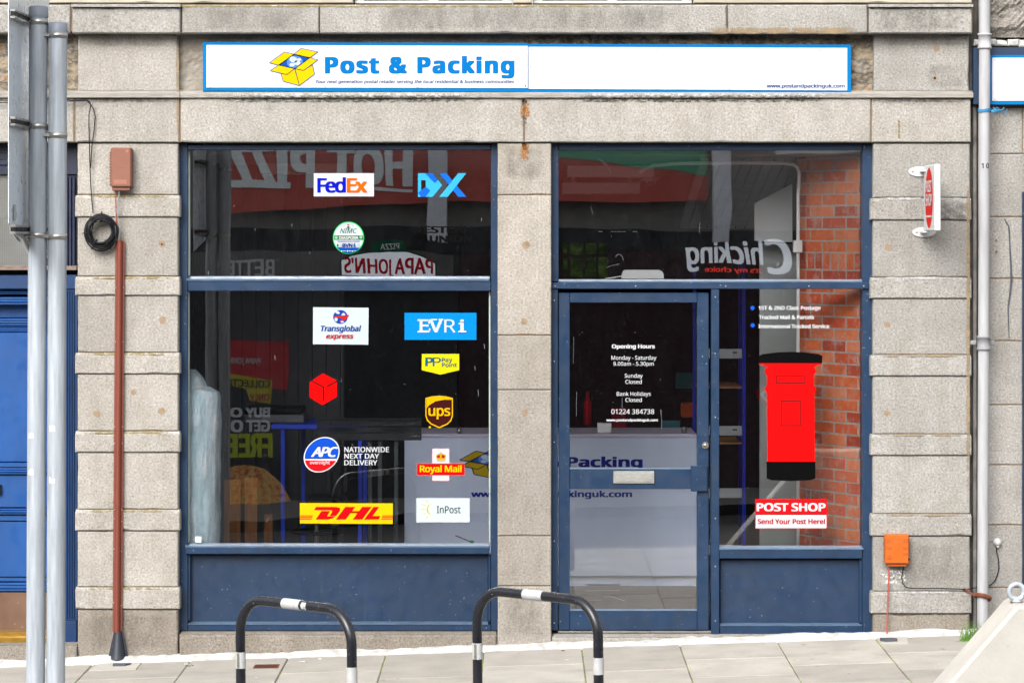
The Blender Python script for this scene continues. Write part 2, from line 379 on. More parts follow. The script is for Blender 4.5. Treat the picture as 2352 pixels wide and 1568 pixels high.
M['letter_plate'] = paint('letter_plate', lin((196, 196, 190)), .4, .2, streak=(8, 8, 50), metallic=.4)
M['leaf'] = paint('weed_leaf', (.10, .22, .03), .6, .3, scale=60)
M['grass'] = paint('grass_blade', (.13, .32, .03), .6, .35, scale=60)
def flat(name, c, rough=.5, emit=None):
    m, nt, b = newmat(name); b.inputs['Base Color'].default_value = (*[v * ALB for v in lin(c)], 1); b.inputs['Roughness'].default_value = rough; b.inputs['Specular IOR Level'].default_value = .04; return m
_vm = {}
def vinyl(c):
    k = (c, ALB)
    if k not in _vm: _vm[k] = flat('vinyl_%d' % len(_vm), c, .6)
    return _vm[k]

# ------------------------------------------------------------------ ground
def build_ground():
    # pavement slabs
    m, nt, b = newmat('paving_slab'); co = coords(nt)
    isl = nt.nodes.new('ShaderNodeNewGeometry')
    a = ramp(nt, isl.outputs['Random Per Island'], [(0, (.212, .196, .172)), (1, (.262, .244, .217))])
    a = mix(nt, a, ramp(nt, noise(nt, co, 4, 6), [(.3, g(.78)), (.7, g(1.12))]), .7, 'MULTIPLY')
    a = mix(nt, a, ramp(nt, noise(nt, co, 160, 3), [(.33, g(.6)), (.45, g(1)), (.66, g(1.2))]), .5, 'MULTIPLY')
    a = mix(nt, a, (.5, .5, .48), ramp(nt, noise(nt, co, 17, 3), [(.74, g(0)), (.78, g(.7))]))
    a = mix(nt, a, (.07, .065, .06), ramp(nt, noise(nt, co, 11, 2), [(.26, g(.55)), (.29, g(0))]))
    a = mix(nt, a, g(.12), ramp(nt, noise(nt, coords(nt, (.7, 2, 1)), 2.1, 7, .7), [(.52, g(0)), (.75, g(.55))]))
    nt.links.new(a, b.inputs['Base Color']); b.inputs['Roughness'].default_value = .85; bump(nt, b, noise(nt, co, 130, 4), .4, .002)
    mb = MB(); k0 = -.849; p = .597
    for k in range(-14, 15):
        xa, xb = k0 + p * k, k0 + p * (k + 1); y = .0; nxt = -.98 if k % 2 == 0 else -.66
        while y > -5.2:
            yn = max(nxt, -5.2)
            gx, gy = .0035, .0035; dz = random.uniform(-.002, .002)
            P = [(xa + gx, yn + gy), (xb - gx, yn + gy), (xb - gx, y - gy), (xa + gx, y - gy)]
            ch = .004
            cxm, cym = (xa + xb) / 2, (yn + y) / 2
            top = [(q[0] + (ch if q[0] < cxm else -ch), q[1] + (ch if q[1] < cym else -ch)) for q in P]
            vs = [(q[0], q[1], GZ(*q) + dz - .05) for q in P] + [(q[0], q[1], GZ(*q) + dz - ch) for q in P] + [(q[0], q[1], GZ(*q) + dz) for q in top]
            fs = [(i, (i + 1) % 4, 4 + (i + 1) % 4, 4 + i) for i in range(4)] + [(4 + i, 4 + (i + 1) % 4, 8 + (i + 1) % 4, 8 + i) for i in range(4)] + [(8, 9, 10, 11)]
            mb.add(vs, fs); y = yn; nxt = y - .62
    mb.build('pavement', m, kind='structure')
    m, nt, b = newmat('mossy_joint'); co = coords(nt)
    a = ramp(nt, noise(nt, co, 4.0, 6, .7), [(.46, (.07, .06, .048)), (.54, (.11, .13, .03)), (.62, (.14, .22, .02)), (.75, (.09, .08, .05))])
    nt.links.new(a, b.inputs['Base Color']); b.inputs['Roughness'].default_value = 1
    mb = MB(); xs = [-9.2, 9]
    mb.add([(x, y, GZ(x, y) - .006) for x in xs for y in (.05, -5.2)], [(0, 1, 3, 2)])
    mb.build('paving_joints', m, kind='structure')
    # kerb, road, far pavement
    mk = granite('kerb_granite', (.33, .31, .29))
    mb = MB()
    for i in range(-10, 10):
        x0 = i * .9; z0, z1 = GZ(x0, -5.2), GZ(x0 + .894, -5.2)
        vs = [(x0, -5.2, z0 - .3), (x0 + .894, -5.2, z1 - .3), (x0 + .894, -5.35, z1 - .3), (x0, -5.35, z0 - .3),
              (x0, -5.2, z0), (x0 + .894, -5.2, z1), (x0 + .894, -5.34, z1), (x0, -5.34, z0), ]
        mb.add(vs, [(0, 1, 2, 3), (4, 5, 6, 7), (0, 1, 5, 4), (1, 2, 6, 5), (2, 3, 7, 6), (3, 0, 4, 7)])
    mb.build('kerb', mk, kind='structure')
    ma = paint('asphalt', (.055, .055, .058), .9, .2, bumpy=.8, scale=30)
    mb = MB(); ys = [-5.35, -17.5]
    mb.add([(x, y, .0331 * max(-9, min(9, x)) - .17 - (-y - 5.35) * .075) for x in (-90, -9, 9, 90) for y in ys], [(0, 1, 3, 2), (2, 3, 5, 4), (4, 5, 7, 6)])
    mb.build('road', ma, kind='structure')
    mb = MB()
    mb.add([(x, y, .0331 * max(-9, min(9, x)) - .95 - (-y - 17.5) * .01) for x in (-90, -9, 9, 90) for y in (-17.5, -21)], [(0, 1, 3, 2), (2, 3, 5, 4), (4, 5, 7, 6)])
    mb.build('far_pavement', m_pave2 := paint('far_paving', (.36, .34, .31), .9, .1), kind='structure')
    mb = MB(); mb.add([(-250, -250, -8), (250, -250, -8), (250, 250, -8), (-250, 250, -8)], [(0, 1, 2, 3)])
    mb.build('terrain', ma, kind='structure')
build_ground()

# mortar fillet along the foot of the wall
def fillet():
    mb = MB(); n = 150; rows = []
    for i in range(n):
        x = X(-120) + (X(2262) - X(-120)) * i / (n - 1)
        h = .030 + .006 * math.sin(i * .37) + random.uniform(-.004, .004); wd = .075 + random.uniform(-.006, .006)
        if x < X(420): h += .008
        z = GZ(x, -.05)
        rows.append([(x, -.02 - wd, z - .01), (x, -.02 - wd * .7, z + h * .35), (x, -.02 - wd * .25, z + h * .85), (x, .012, z + h)])
    mb.add([p for r in rows for p in r], [(i * 4 + k, (i + 1) * 4 + k, (i + 1) * 4 + k + 1, i * 4 + k + 1) for i in range(n - 1) for k in range(3)], True)
    mb.build('mortar_strip', M['white_mortar'], label='rough white mortar strip sealing the foot of the shop wall to the pavement', cat='mortar strip')
fillet()

# ------------------------------------------------------------------ the granite building
bld = thing('shop_building', (0, 0, 0), 'granite shop building with three pilasters, carved band courses and navy shopfront', 'building')
def pilaster(x0, x1, xb0, xb1, bands, ybot, mat, top=329):
    mb = MB(); y = 0
    prev = top
    for (a, b_) in bands:
        mb.stone(X(x0), X(x1), Z(a) + .002, Z(prev) - .004, 0, .30, .005, .0012); prev = b_
    o = mb.build('pilaster', mat, bld)
    m2 = MB(); m2.stone(X(x0), X(x1), Z(ybot), Z(prev) - .004, .0, .30, .006, .003); m2.build('base_block', M['granite_base'], o)
    for (a, b_) in bands:
        m3 = MB(); yf = -.011
        # block with a sloping top wash
        m3.stone(X(xb0, yf), X(xb1, yf), Z(b_, yf), Z(a + 5, yf), yf, .28, .004, .0018)
        zt = Z(a + 5, yf); m3.prism([(yf + .004, zt - .001), (.001, zt + .012), (.1, zt + .012), (.1, zt - .001)], X(xb0, yf) + .004, X(xb1, yf) - .004)
        m3.build('band', mat, o)
    mm = MB(); mm.box(X(x0) + .008, X(x1) - .008, .010, .27, Z(ybot), Z(top) , 0); mm.build('mortar_core', M['mortar'], o)
    return o
BL = [(448, 498), (635, 678), (810, 858), (990, 1038), (1170, 1218), (1348, 1398)]
BR = [(455, 505), (637, 685), (815, 863), (997, 1045), (1180, 1230), (1358, 1408)]
PL = pilaster(178, 409, 172, 413, BL, 1540, M['granite'])
PR = pilaster(2006, 2228, 2000, 2232, BR, 1490, M['granite_right'])
mb = MB(); J = [329, 448, 770, 895, 1230, 1345, 1500]
for a, b_ in zip(J, J[1:]): mb.stone(X(1143), X(1266), Z(b_) + .0025, Z(a) - .0025, 0, .3, .004, .001)
PM = mb.build('pilaster', M['granite_mid'], bld)
mm = MB(); mm.box(X(1143) + .006, X(1266) - .006, .008, .27, Z(1500), Z(329)); mm.build('mortar_core', M['mortar'], PM)
# lintel course
mb = MB(); y = -.014
for a, b_ in ((-190, 170), (173.5, 411), (414.5, 1203), (1206, 2000), (2003, 2230)):
    mb.stone(X(a, y), X(b_, y), Z(327, y), Z(226, y), y, .3, .005, .0016)
lint = mb.build('lintel_course', M['granite_lintel'], bld)
mm = MB(); mm.box(X(-190), X(2229), -.004, .28, Z(326), Z(227)); mm.build('mortar_core', M['mortar'], lint)
# ledge with sloping top
mb = MB(); y = -.035
for a, b_, yy in ((-190, 172, -.03), (172, 414, -.042), (414, 2001, -.03), (2001, 2233, -.042)):
    zt, zb = Z(211), Z(225)
    mb.prism([(yy, zb), (yy, zb + .024), (.0, zt + .006), (.1, zt + .006), (.1, zb)], X(a), X(b_))
led = mb.build('ledge', paint('peeling_ledge', (.42, .39, .35), .85, .3, streak=(3, 3, 40), bumpy=.7, scale=4), bld)
# frieze blocks and recessed plaster panels
mb = MB(); mb.stone(X(179), X(408), Z(210), Z(79), 0, .3, .005, .0018); mb.build('frieze_block', M['granite'], bld)
mb = MB(); mb.stone(X(2007), X(2226), Z(210), Z(79), 0, .3, .005, .0018); mb.build('frieze_block', M['granite_right'], bld)
def rough_panel(x0, x1, z0, z1, y, mat, name='recessed_panel', amp=.012):
    mb = MB(); nx, nz = max(4, int((x1 - x0) / .025)), 16
    vs = []
    for i in range(nx + 1):
        for j in range(nz + 1):
            x = x0 + (x1 - x0) * i / nx; z = z0 + (z1 - z0) * j / nz
            n = math.sin(x * 13 + z * 7) * math.sin(x * 5.1 - z * 21) * .5 + math.sin(x * 41 + z * 33) * .2 + random.uniform(-.25, .25)
            vs.append((x, y + n * amp, z))
    mb.add(vs, [(i * (nz + 1) + j, (i + 1) * (nz + 1) + j, (i + 1) * (nz + 1) + j + 1, i * (nz + 1) + j + 1) for i in range(nx) for j in range(nz)])
    return mb.build(name, mat, bld)
rough_panel(X(408), X(1203), Z(213), Z(72), .055, M['plaster'])
rough_panel(X(1203), X(2007), Z(213), Z(72), .05, M['plaster_flaking'], amp=.02)
rough_panel(X(-190), X(179), Z(213), Z(72), .055, M['plaster_flaking'])
# cornice course
def cornice(a, b_, y, mat, t=11, fil=False):
    mb = MB(); mb.stone(X(a, y), X(b_, y), Z(77, y), Z(18 if fil else t, y), y, .3, .006, .0022)
    if fil: mb.prism([(y - .022, Z(17, y)), (y - .022, Z(11, y)), (y + .03, Z(9, y)), (.2, Z(9, y)), (.2, Z(17, y))], X(a, y) - .004, X(b_, y) + .004)
    mb.build('cornice_block', mat, bld)
cornice(-190, 162, -.07, M['granite_right']); cornice(166, 414, -.10, M['granite_right'], fil=True)
cornice(417, 733, -.08, M['granite_right']); cornice(735, 1669, -.08, M['granite_right']); cornice(1672, 1993, -.08, M['granite_right'])
cornice(1996, 2233, -.10, M['granite_right'], fil=True)
mm = MB(); mm.box(X(-190), X(2231), -.055, .28, Z(74), Z(13)); mm.build('mortar_core', M['mortar'], bld)
# upper wall with two window openings, white sills at their foot
mb = MB(); y = -.03
segs = [(-190, 812), (1178, 1222), (1592, 2231)]
for a, b_ in segs:
    mb.stone(X(a), X(b_), Z(9), Z(9) + .5, y, .3, .004, .002); mb.stone(X(a), X(b_), Z(9) + .506, Z(9) + 1.2, y, .3, .004, .002)
    mb.stone(X(a), X(b_), Z(9) + 1.206, Z(9) + 1.9, y, .3, .004, .002)
mb.stone(X(-190), X(2231), Z(9) + 1.906, Z(9) + 2.6, y, .3, .004, .002)
mb.stone(X(-190), X(2231), Z(9) + 2.606, Z(9) + 3.0, y, .3, .004, .002)
mb.build('upper_wall', M['cream_stone'], bld)
for a, b_ in ((812, 1178), (1222, 1592)):
    mb = MB(); mb.box(X(a) + .005, X(b_) - .005, .02, .12, Z(9) + .002, Z(2), .004)
    wf = mb.build('window', M['white'], bld)
    mb = MB()
    for x in (X(a) + .005, (X(a) + X(b_)) / 2 - .03, X(b_) - .065): mb.box(x, x + .06, .03, .1, Z(1.9), Z(9) + 1.9, .004)
    mb.box(X(a) + .07, X(b_) - .07, .035, .095, Z(9) + 1.0, Z(9) + 1.06, .003); mb.build('frame', M['white'], wf)
    mb = MB(); mb.box(X(a) + .02, X(b_) - .02, .075, .081, Z(0), Z(9) + 1.9); mb.build('pane', M['glass'], wf)
    mb = MB(); mb.box(X(a) + .01, X(b_) - .01, .29, .295, Z(9), Z(9) + 1.9); mb.build('blind', M['cream_stone'], wf)
# plinth stones under the shop windows
mb = MB(); y = -.012
def plinth(a, b_, top, bot):
    mb.stone(X(a, y), X(b_, y), Z(bot), Z(top + 5), y, .3, .006, .003)
    mb.prism([(y + .004, Z(top + 5, y) - .002), (.05, Z(top, .05) + .002), (.28, Z(top, .05) + .002), (.28, Z(top + 5, y) - .002)], X(a, y) + .005, X(b_, y) - .005)
plinth(412, 1141, 1451, 1530)
mb.build('plinth_stone', M['granite_base'], bld)
mb = MB(); plinth(1268, 2004, 1457, 1500); mb.build('doorstep', M['granite_lintel'], bld)
mb = MB(); plinth(-190, 177, 1476, 1545); mb.build('doorstep', M['granite_base'], bld)

# --- stains, moss and paint that have a shape of their own
def stain(x0, x1, y0, y1, yy, mat, name='stain', parent=bld):
    mb = MB(); mb.box(X(x0, yy), X(x1, yy), yy, yy + .0006, Z(y1, yy), Z(y0, yy)); return mb.build(name, mat, parent)
S_rust = stainmat('rust_stain', lin((205, 135, 55)), .47, 40, (1.8, 1, .8)); S_rustd = stainmat('dark_rust_stain', lin((60, 34, 20)), .38, 50)
S_lich = stainmat('yellow_lichen', lin((185, 165, 95)), .5, 30, (1, 1, 3), maxa=.7); S_tan = stainmat('tan_mortar_line', lin((190, 165, 130)), .55, 14, maxa=.7)
S_wht = stainmat('white_paint_line', (.80, .79, .77), .52, 22, (1, 1, 1), maxa=.8); S_grime = stainmat('grime', (.08, .07, .055), .44, 34, (1, 1, 3), maxa=.7)
S_blk = stainmat('black_weathering', (.07, .065, .06), .42, 22, soft=.2, maxa=.34); S_soil = stainmat('soft_weathering', (.2, .17, .14), .44, 7, (2, 1, 1), soft=.25, maxa=.22)
stain(1192, 1220, 230, 275, -.0165, S_rust, 'rust_stain'); stain(1194, 1218, 327, 372, -.002, S_rust, 'rust_stain')
stain(1198, 1211, 226, 300, -.018, S_rustd, 'rust_stain'); stain(1199, 1209, 327, 345, -.0035, S_rustd, 'rust_stain')
for (a, b_) in BL: stain(174, 411, a - 1, a + 6, -.0125, S_lich, 'lichen_line')
for i, (a, b_) in enumerate(BR): stain(2003, 2230, a - 2, a + 5, -.0125, S_wht if i in (0, 1, 5) else S_tan, 'mortar_line')
for a, b_, m_ in ((416, 1204, S_grime), (1206, 2000, S_grime), (2004, 2230, S_blk), (174, 412, S_blk)): stain(a, b_, 220, 238, -.0165, m_, 'grime_line')
for a, b_ in ((414, 1200), (1210, 2000)): stain(a, b_, 212, 224, -.0325, S_wht, 'peeling_paint'); stain(a, b_, 218, 227, -.0345, S_grime, 'grime_line')
stain(2004, 2230, 226, 236, -.044, S_blk, 'grime_line')
for a, b_ in ((181, 407), (2010, 2224)): stain(a, b_, 80, 110, -.0015, S_soil, 'weathering')
stain(2120, 2226, 140, 210, -.0015, S_soil, 'weathering'); stain(2130, 2229, 460, 510, -.0135, S_blk, 'weathering')
for a, b_ in ((740, 1664), (420, 730), (1990, 2230)): stain(a, b_, 12, 76, -.1015 if a > 1900 else -.0815, S_soil, 'weathering')
stain(1600, 1990, 62, 80, -.083, S_tan, 'mortar_line'); stain(30, 1660, 11, 18, -.083, S_lich, 'lichen_line')
for a, b_ in ((1147, 1263),): stain(a, b_, 328, 420, -.0015, S_soil, 'weathering'); stain(a, b_, 1350, 1476, -.0015, S_soil, 'weathering')
stain(181, 407, 1400, 1500, -.0015, S_soil, 'weathering'); stain(2008, 2226, 1235, 1350, -.0015, S_soil, 'weathering')
stain(2010, 2095, 1300, 1350, -.0025, stainmat('pale_chips', (.9, .89, .86), .47, 60, soft=.05), 'pale_chips'); stain(2010, 2226, 1405, 1412, -.002, S_grime, 'grime_line')
stain(2219, 2229, 330, 1180, -.013, S_tan, 'mortar_line'); stain(405, 412, 80, 330, -.018, S_tan, 'mortar_line')
stain(1270, 1998, 1452, 1462, -.014, S_soil, 'weathering'); stain(2062, 2068, 268, 325, -.0165, S_lich, 'lichen_line')
# filled fixing holes
def patch(dx, dy, r, y=0.):
    mb = MB(); n = 14; pts = [(X(dx) + r * random.uniform(.75, 1.15) * math.cos(t), Z(dy) + r * random.uniform(.75, 1.15) * math.sin(t)) for t in [2 * math.pi * k / n for k in range(n)]]
    mb.plate(pts, y - .002, y + .01); mb.build('mortar_patch', M['mortar_patch'], bld)
for q in ((372, 560, .022), (373, 735, .021), (372, 943, .023), (223, 950, .021), (307, 900, .018), (1208, 563, .025), (1204, 738, .022), (1205, 947, .02), (2040, 568, .024), (2038, 745, .02), (2037, 948, .02), (2151, 112, .02), (2147, 181, .017)): patch(*q)
def hole(dx, dy, y=-.002, r=.006):
    mb = MB(); mb.disc(X(dx), Z(dy), y - .002, y, r, 10); mb.build('fixing_hole', M['black_plastic'], bld)
hole(2147, 180, -.002, .008); hole(372, 561, -.002)

# --- gap strip beside the downpipe and the next building
mb = MB(); mb.box(X(2231), X(2262), .09, .3, Z(1490), Z(9) + 3); mb.box(X(2237), X(2246), .03, .089, Z(1490), Z(240), .006)
mb.build('wall_gap_filling', paint('dark_cement', (.20, .19, .175), .9, .4, bumpy=.7, scale=12), bld)

nb = thing('next_building', (X(2420), .03, GZ(3.2, 0)), 'grey granite wall of the neighbouring building behind the pale downpipe at the right edge', 'building')
mb = MB(); J = [246, 353, 498, 640, 783, 930, 1068, 1206, 1350, 1490]
for i, (a, b_) in enumerate(zip(J, J[1:])):
    xs = [2249, 2700, 3000] if i % 2 else [2249, 2352, 2800, 3000]
    for p, q in zip(xs, xs[1:]): mb.stone(X(p), X(q) - .004, Z(b_) + .0025, Z(a) - .0025, .03, .3, .003, .001)
mb.build('wall', M['granite_right'], nb)
mb = MB(); mb.box(X(2249), X(2998), .037, .28, Z(1490), Z(100)); mb.build('mortar_core', M['mortar'], nb)
# rock-faced blocks above
mb = MB()
def rock(x0, x1, z0, z1, y, amp):
    nx, nz = int((x1 - x0) / .02), int((z1 - z0) / .02); vs = []
    for i in range(nx + 1):
        for j in range(nz + 1):
            e = min(i, nx - i, j, nz - j); k = min(1, e / 3)
            x = x0 + (x1 - x0) * i / nx; z = z0 + (z1 - z0) * j / nz
            n = math.sin(x * 31 + z * 17) * .3 + math.sin(x * 11 - z * 43) * .4 + random.uniform(-.35, .35)
            vs.append((x, y - k * amp * (1.0 + n), z))
    mb.add(vs, [(i * (nz + 1) + j, (i + 1) * (nz + 1) + j, (i + 1) * (nz + 1) + j + 1, i * (nz + 1) + j + 1) for i in range(nx) for j in range(nz)])
    mb.box(x0, x1, y + .002, .28, z0, z1)
for k in range(5): rock(X(2249), X(2640) - .01 + (k % 2) * .2, Z(86) + k * .45, Z(86) + k * .45 + .44, .02, .025); rock(X(2640) + (k % 2) * .2, X(3000), Z(86) + k * .45, Z(86) + k * .45 + .44, .02, .025)
mb.build('rock_faced_wall', M['granite_rock'], nb)
mb = MB()
for i in range(30):
    x = X(2236) + i * .07; h = random.uniform(.014, .03); mb.stone(x, x + .072, Z(100) - .02 + random.uniform(-.004, .004), Z(100) + h, -.004 + random.uniform(0, .006), .1, .006, .004, .03)
mb.build('mortar_ridge', M['white_mortar'], nb)
mb = MB(); pts = []
for (a, b_) in ((2308, 502), (2319, 520), (2321, 560), (2323, 600), (2325, 640), (2321, 680), (2317, 705), (2318, 740), (2320, 778)): pts.append((X(a) , .026, Z(b_)))
mb.tube(pts, [.004, .008, .007, .010, .012, .009, .007, .006, .003], 8, flat=.5); mb.build('filled_crack', M['slate'], nb)
mb = MB(); mb.stone(X(2349), X(2620), Z(1390), Z(440), -.012, .1, .004, .001); mb.build('window_frame', M['navy'], nb)
mb = MB(); mb.disc(X(2290), Z(578), .018, .032, .006, 10); mb.disc(X(2290), Z(552), .018, .032, .004, 10); mb.build('old_bolt', M['rust'], nb)

# ------------------------------------------------------------------ the left doorway (blue door)
YD = .16
dg = MB(); y = .10
# jamb pilaster on the right of the doorway
dg.box(X(150, y), X(177, y), y, .3, Z(1424, y), Z(665, y)); 
for a in (152, 157.5, 163, 168.5): dg.box(X(a, y), X(a + 3.2, y), y - .008, y - .0005, Z(1420, y), Z(668, y), .003)
dg.box(X(148, y), X(177, y), y - .012, .3, Z(664, y), Z(631, y), .004); dg.box(X(-190, y), X(147, y), y - .02, .3, Z(664, y), Z(632, y), .006)
dg.box(X(148, y), X(177, y), y - .014, .3, Z(1478, y), Z(1425, y), .004)
frame_blue = dg.build('door_frame', M['blue_door_dark'], bld)
mb = MB(); y = .10
mb.prism([(y - .03, Z(612, y)), (y - .028, Z(620, y)), (.3, Z(620, y)), (.3, Z(610, y)), (y + .02, Z(610, y))], X(-190, y), X(177, y)); mb.build('worn_sill', M['worn_sill'], frame_blue)
dl = MB()
def moulded(z0, z1, y, step=.008):   # ribbed horizontal moulding
    n = 3; h = (z0 - z1) / n
    for i in range(n): dl.box(X(-190, y), X(124, y), y - step * (1 + i % 2), YD + .03, Z(z1 + h * (i + 1), y) + .001, Z(z1 + h * i, y) - .001, .003)
moulded(676, 665, .13); moulded(700, 682, .12)
dl.box(X(-190, YD), X(124, YD), YD + .045, .24, Z(729, YD), Z(701, YD))
moulded(748, 731, YD); moulded(762, 749.5, YD + .01, .004)
dl.box(X(-190, YD), X(124, YD), YD, .24, Z(1060, YD), Z(764, YD), .003); moulded(1089, 1074, YD); dl.box(X(-190, YD), X(124, YD), YD + .006, .24, Z(1073, YD), Z(1062, YD), .003)
dl.box(X(-190, YD), X(124, YD), YD + .01, .24, Z(1165, YD), Z(1091, YD), .003); moulded(1181, 1167, YD)
dl.box(X(-190, YD), X(124, YD), YD + .008, .24, Z(1196, YD), Z(1183, YD), .003); dl.box(X(-190, YD), X(124, YD), YD, .24, Z(1324, YD), Z(1198, YD), .003)
dl.box(X(-190, YD), X(124, YD), YD + .008, .24, Z(1335, YD), Z(1326, YD), .003); moulded(1357, 1337, YD); dl.box(X(-190, YD), X(124, YD), YD + .01, .24, Z(1455, YD), Z(1358, YD))
door1 = dl.build('door', M['blue_door'], bld, label='bright blue panelled door with a brown kick plate')
mb = MB(); mb.box(X(-190, YD), X(122, YD), YD - .003, YD + .008, Z(1449, YD), Z(1360, YD), .001); mb.build('kick_plate', M['kick'], door1)
mb = MB(); mb.box(X(-60, YD), X(3, YD), YD - .012, YD + .008, Z(1136, YD), Z(1112, YD), .003); mb.build('letter_plate', M['black_plastic'], door1)
mb = MB(); mb.prism([(.06, Z(1475, .06)), (.06, Z(1464, .06)), (.1, Z(1462, .06)), (.1, Z(1453, .06)), (.16, Z(1450, .06)), (.2, Z(1450, .06)), (.2, Z(1475, .06))], X(-190, .06), X(124, .06)); mb.build('brass_sill', M['brass'], door1)
mb = MB(); y = .14
mb.box(X(124, y), X(150, y), .13, .3, Z(1478, y), Z(665, y)); mb.build('door_jamb', M['blue_door_dark'], frame_blue)
# fanlight over the door
tl = MB(); y = .12
tl.box(X(-190, y), X(177, y), y, .3, Z(400, y), Z(320, y)); tl.box(X(-190, y), X(75, y), y - .012, y - .001, Z(380, y), Z(366, y), .004); tl.box(X(-190, y), X(75, y), y - .008, y - .001, Z(352, y), Z(346, y), .003)
for a in (150, 158, 166): tl.box(X(a, y), X(a + 6.5, y), y - .008, y + .2, Z(611, y), Z(406, y), .003)
tl.box(X(100, y), X(178, y), y + .02, .3, Z(611, y), Z(401, y))
fan = tl.build('fanlight', M['navy_dark'], bld)
mb = MB(); mb.box(X(-190, .16), X(102, .16), .15, .158, Z(611, .16), Z(398, .16)); fp = mb.build('pane', M['frosted'], fan)
mb = MB()
for i in range(40): x = X(-90, .148) + i * .0132; mb.box(x, x + .0012, .1462, .1475, Z(610, .16), Z(400, .16))
for i in range(42): z = Z(610, .148) + i * .0136; mb.box(X(-90, .148), X(100, .148), .1448, .146, z, z + .0012)
mb.build('wire_mesh', M['pipe_grey'], fp)
mb = MB(); mb.box(X(-195), X(178), .31, .34, Z(1545), Z(320)); mb.build('inner_wall', M['navy_dark'], bld)
mb = MB(); mb.stone(X(-420), X(-192), Z(1560), Z(9) + 3, 0, .3, .006, .002); mb.build('side_pier', M['granite'], bld)

# ------------------------------------------------------------------ left shop window
YF = .075; YG = .125
def bx(mb, x0, x1, z0, z1, y, yb=.2, c=.003): mb.box(X(x0, y), X(x1, y), y, yb, Z(z1, y), Z(z0, y), c)
def bead(mb, x0, x1, zt, zb, y0, y1):   # sloping ledge bead: back edge high at y1, front edge low at y0
    a, b_ = Z(zt, y1), Z(zb, y0)
    mb.prism([(y0, b_), (y0, b_ + (a - b_) * .45), (y1, a), (y1 + .01, a), (y1 + .01, b_)], X(x0, y0), X(x1, y0))
w1 = MB()
bx(w1, 405, 431, 328, 1448, YF); bx(w1, 1127.5, 1150, 328, 1448, YF); bx(w1, 431.3, 1127.2, 333, 344, YF - .01)
bx(w1, 431.3, 1127.2, 645.5, 668, YF - .006); bx(w1, 425, 1124, 1257, 1272, YF - .022, .2, .004)
bx(w1, 431.3, 1127.2, 1434, 1448, YF - .004); bx(w1, 431.3, 1127.2, 1272.6, 1433.5, YF + .055)
bx(w1, 431.5, 437, 1273, 1425, YF + .012, .13); bx(w1, 1121.5, 1127, 1273, 1425, YF + .012, .13)
win1 = w1.build('shop_window', M['navy'], bld, label='large two-pane shop window in a navy frame left of the middle pillar')
mb = MB(); bx(mb, 437.5, 1121, 1274, 1426, YF + .048, .129, .002); mb.build('stall_riser', M['navy_panel'], win1)
mb = MB(); bead(mb, 428, 1124, 634.5, 645, YF - .012, YG - .004); mb.build('glazing_bead', M['navy_skylit'], win1)
mb = MB(); bead(mb, 426, 1123, 1247, 1256.4, YF - .02, YG - .004); mb.build('sill', M['navy_skylit'], win1)
mb = MB(); bead(mb, 431.5, 1121, 1426, 1433.6, YF - .006, YF + .045); mb.build('panel_bead', M['navy_skylit'], win1)
mb = MB(); bx(mb, 431, 436, 345, 634, .108, .135); bx(mb, 431, 434.5, 670, 1246, .108, .135); bx(mb, 1123, 1127, 670, 1246, .112, .135)
mb.build('putty', M['putty'], win1)
mb = MB(); mb.box(X(431, YG), X(1128, YG), YG, YG + .006, Z(640, YG), Z(340, YG)); mb.build('upper_pane', M['glass_upper'], win1)
mb = MB(); mb.box(X(431, YG), X(1128, YG), YG, YG + .006, Z(1249, YG), Z(664, YG)); mb.build('lower_pane', M['glass'], win1)
def screws(parent, pts, y, r=.0048):
    mb = MB()
    for a, b_ in pts: mb.disc(X(a, y), Z(b_, y), y - .0025, y, r, 10, dome=1)
    mb.build('screw_heads', M['chrome'], parent)

# ------------------------------------------------------------------ right shopfront
w2 = MB()
bx(w2, 1260, 1283, 328, 647, YF); bx(w2, 1283.3, 1980.5, 329, 345, YF - .004); bx(w2, 1981, 2012, 328, 1455, YF)
bx(w2, 1260, 1997, 649, 663.5, YF - .018, .2, .004)
bx(w2, 1258, 1281.5, 664, 1447, YF - .004); bx(w2, 1633.5, 1652, 664, 1458, YF - .014); 
bx(w2, 1652.4, 1980.6, 1262, 1282, YF - .010); bx(w2, 1652.4, 1980.6, 1282.6, 1440, YF + .055); bx(w2, 1652.4, 1980.6, 1436.5, 1455, YF)
bx(w2, 1974, 1980.4, 1284, 1431, YF + .012, .13)
front2 = w2.build('shopfront_frame', M['navy'], bld, label='navy frame right of the middle pillar holding the fanlight, the door and the narrow window')
mb = MB(); bx(mb, 1655, 1973.5, 1285, 1430, YF + .046, .129, .002); mb.build('stall_riser', M['navy_panel'], front2)
mb = MB(); bead(mb, 1283, 1981, 641.5, 648.6, YF - .016, YG - .004); mb.build('glazing_bead', M['navy_skylit'], front2)
mb = MB(); bead(mb, 1652, 1984, 1252.5, 1262, YF - .014, YG - .004); mb.build('sill', M['navy_skylit'], front2)
mb = MB(); bead(mb, 1653, 1980, 1429.5, 1436.6, YF - .002, YF + .045); mb.build('panel_bead', M['navy_skylit'], front2)
mb = MB(); mb.box(X(1282, YG), X(1982, YG), YG, YG + .006, Z(646, YG), Z(343, YG)); mb.build('upper_pane', M['glass_upper'], front2)
mb = MB(); mb.box(X(1651, YG), X(1982, YG), YG, YG + .006, Z(1255, YG), Z(662, YG)); mb.build('side_pane', M['glass'], front2)
screws(front2, [(1275, 657), (1460, 657), (1667, 657), (1858, 657), (1984, 657)], YF - .018)
screws(front2, [(1273, q) for q in (690, 830, 1015, 1242, 1360, 1430)] , YF - .004)
screws(front2, [(1643, q) for q in (682, 812, 958, 1190, 1300, 1425)], YF - .014)
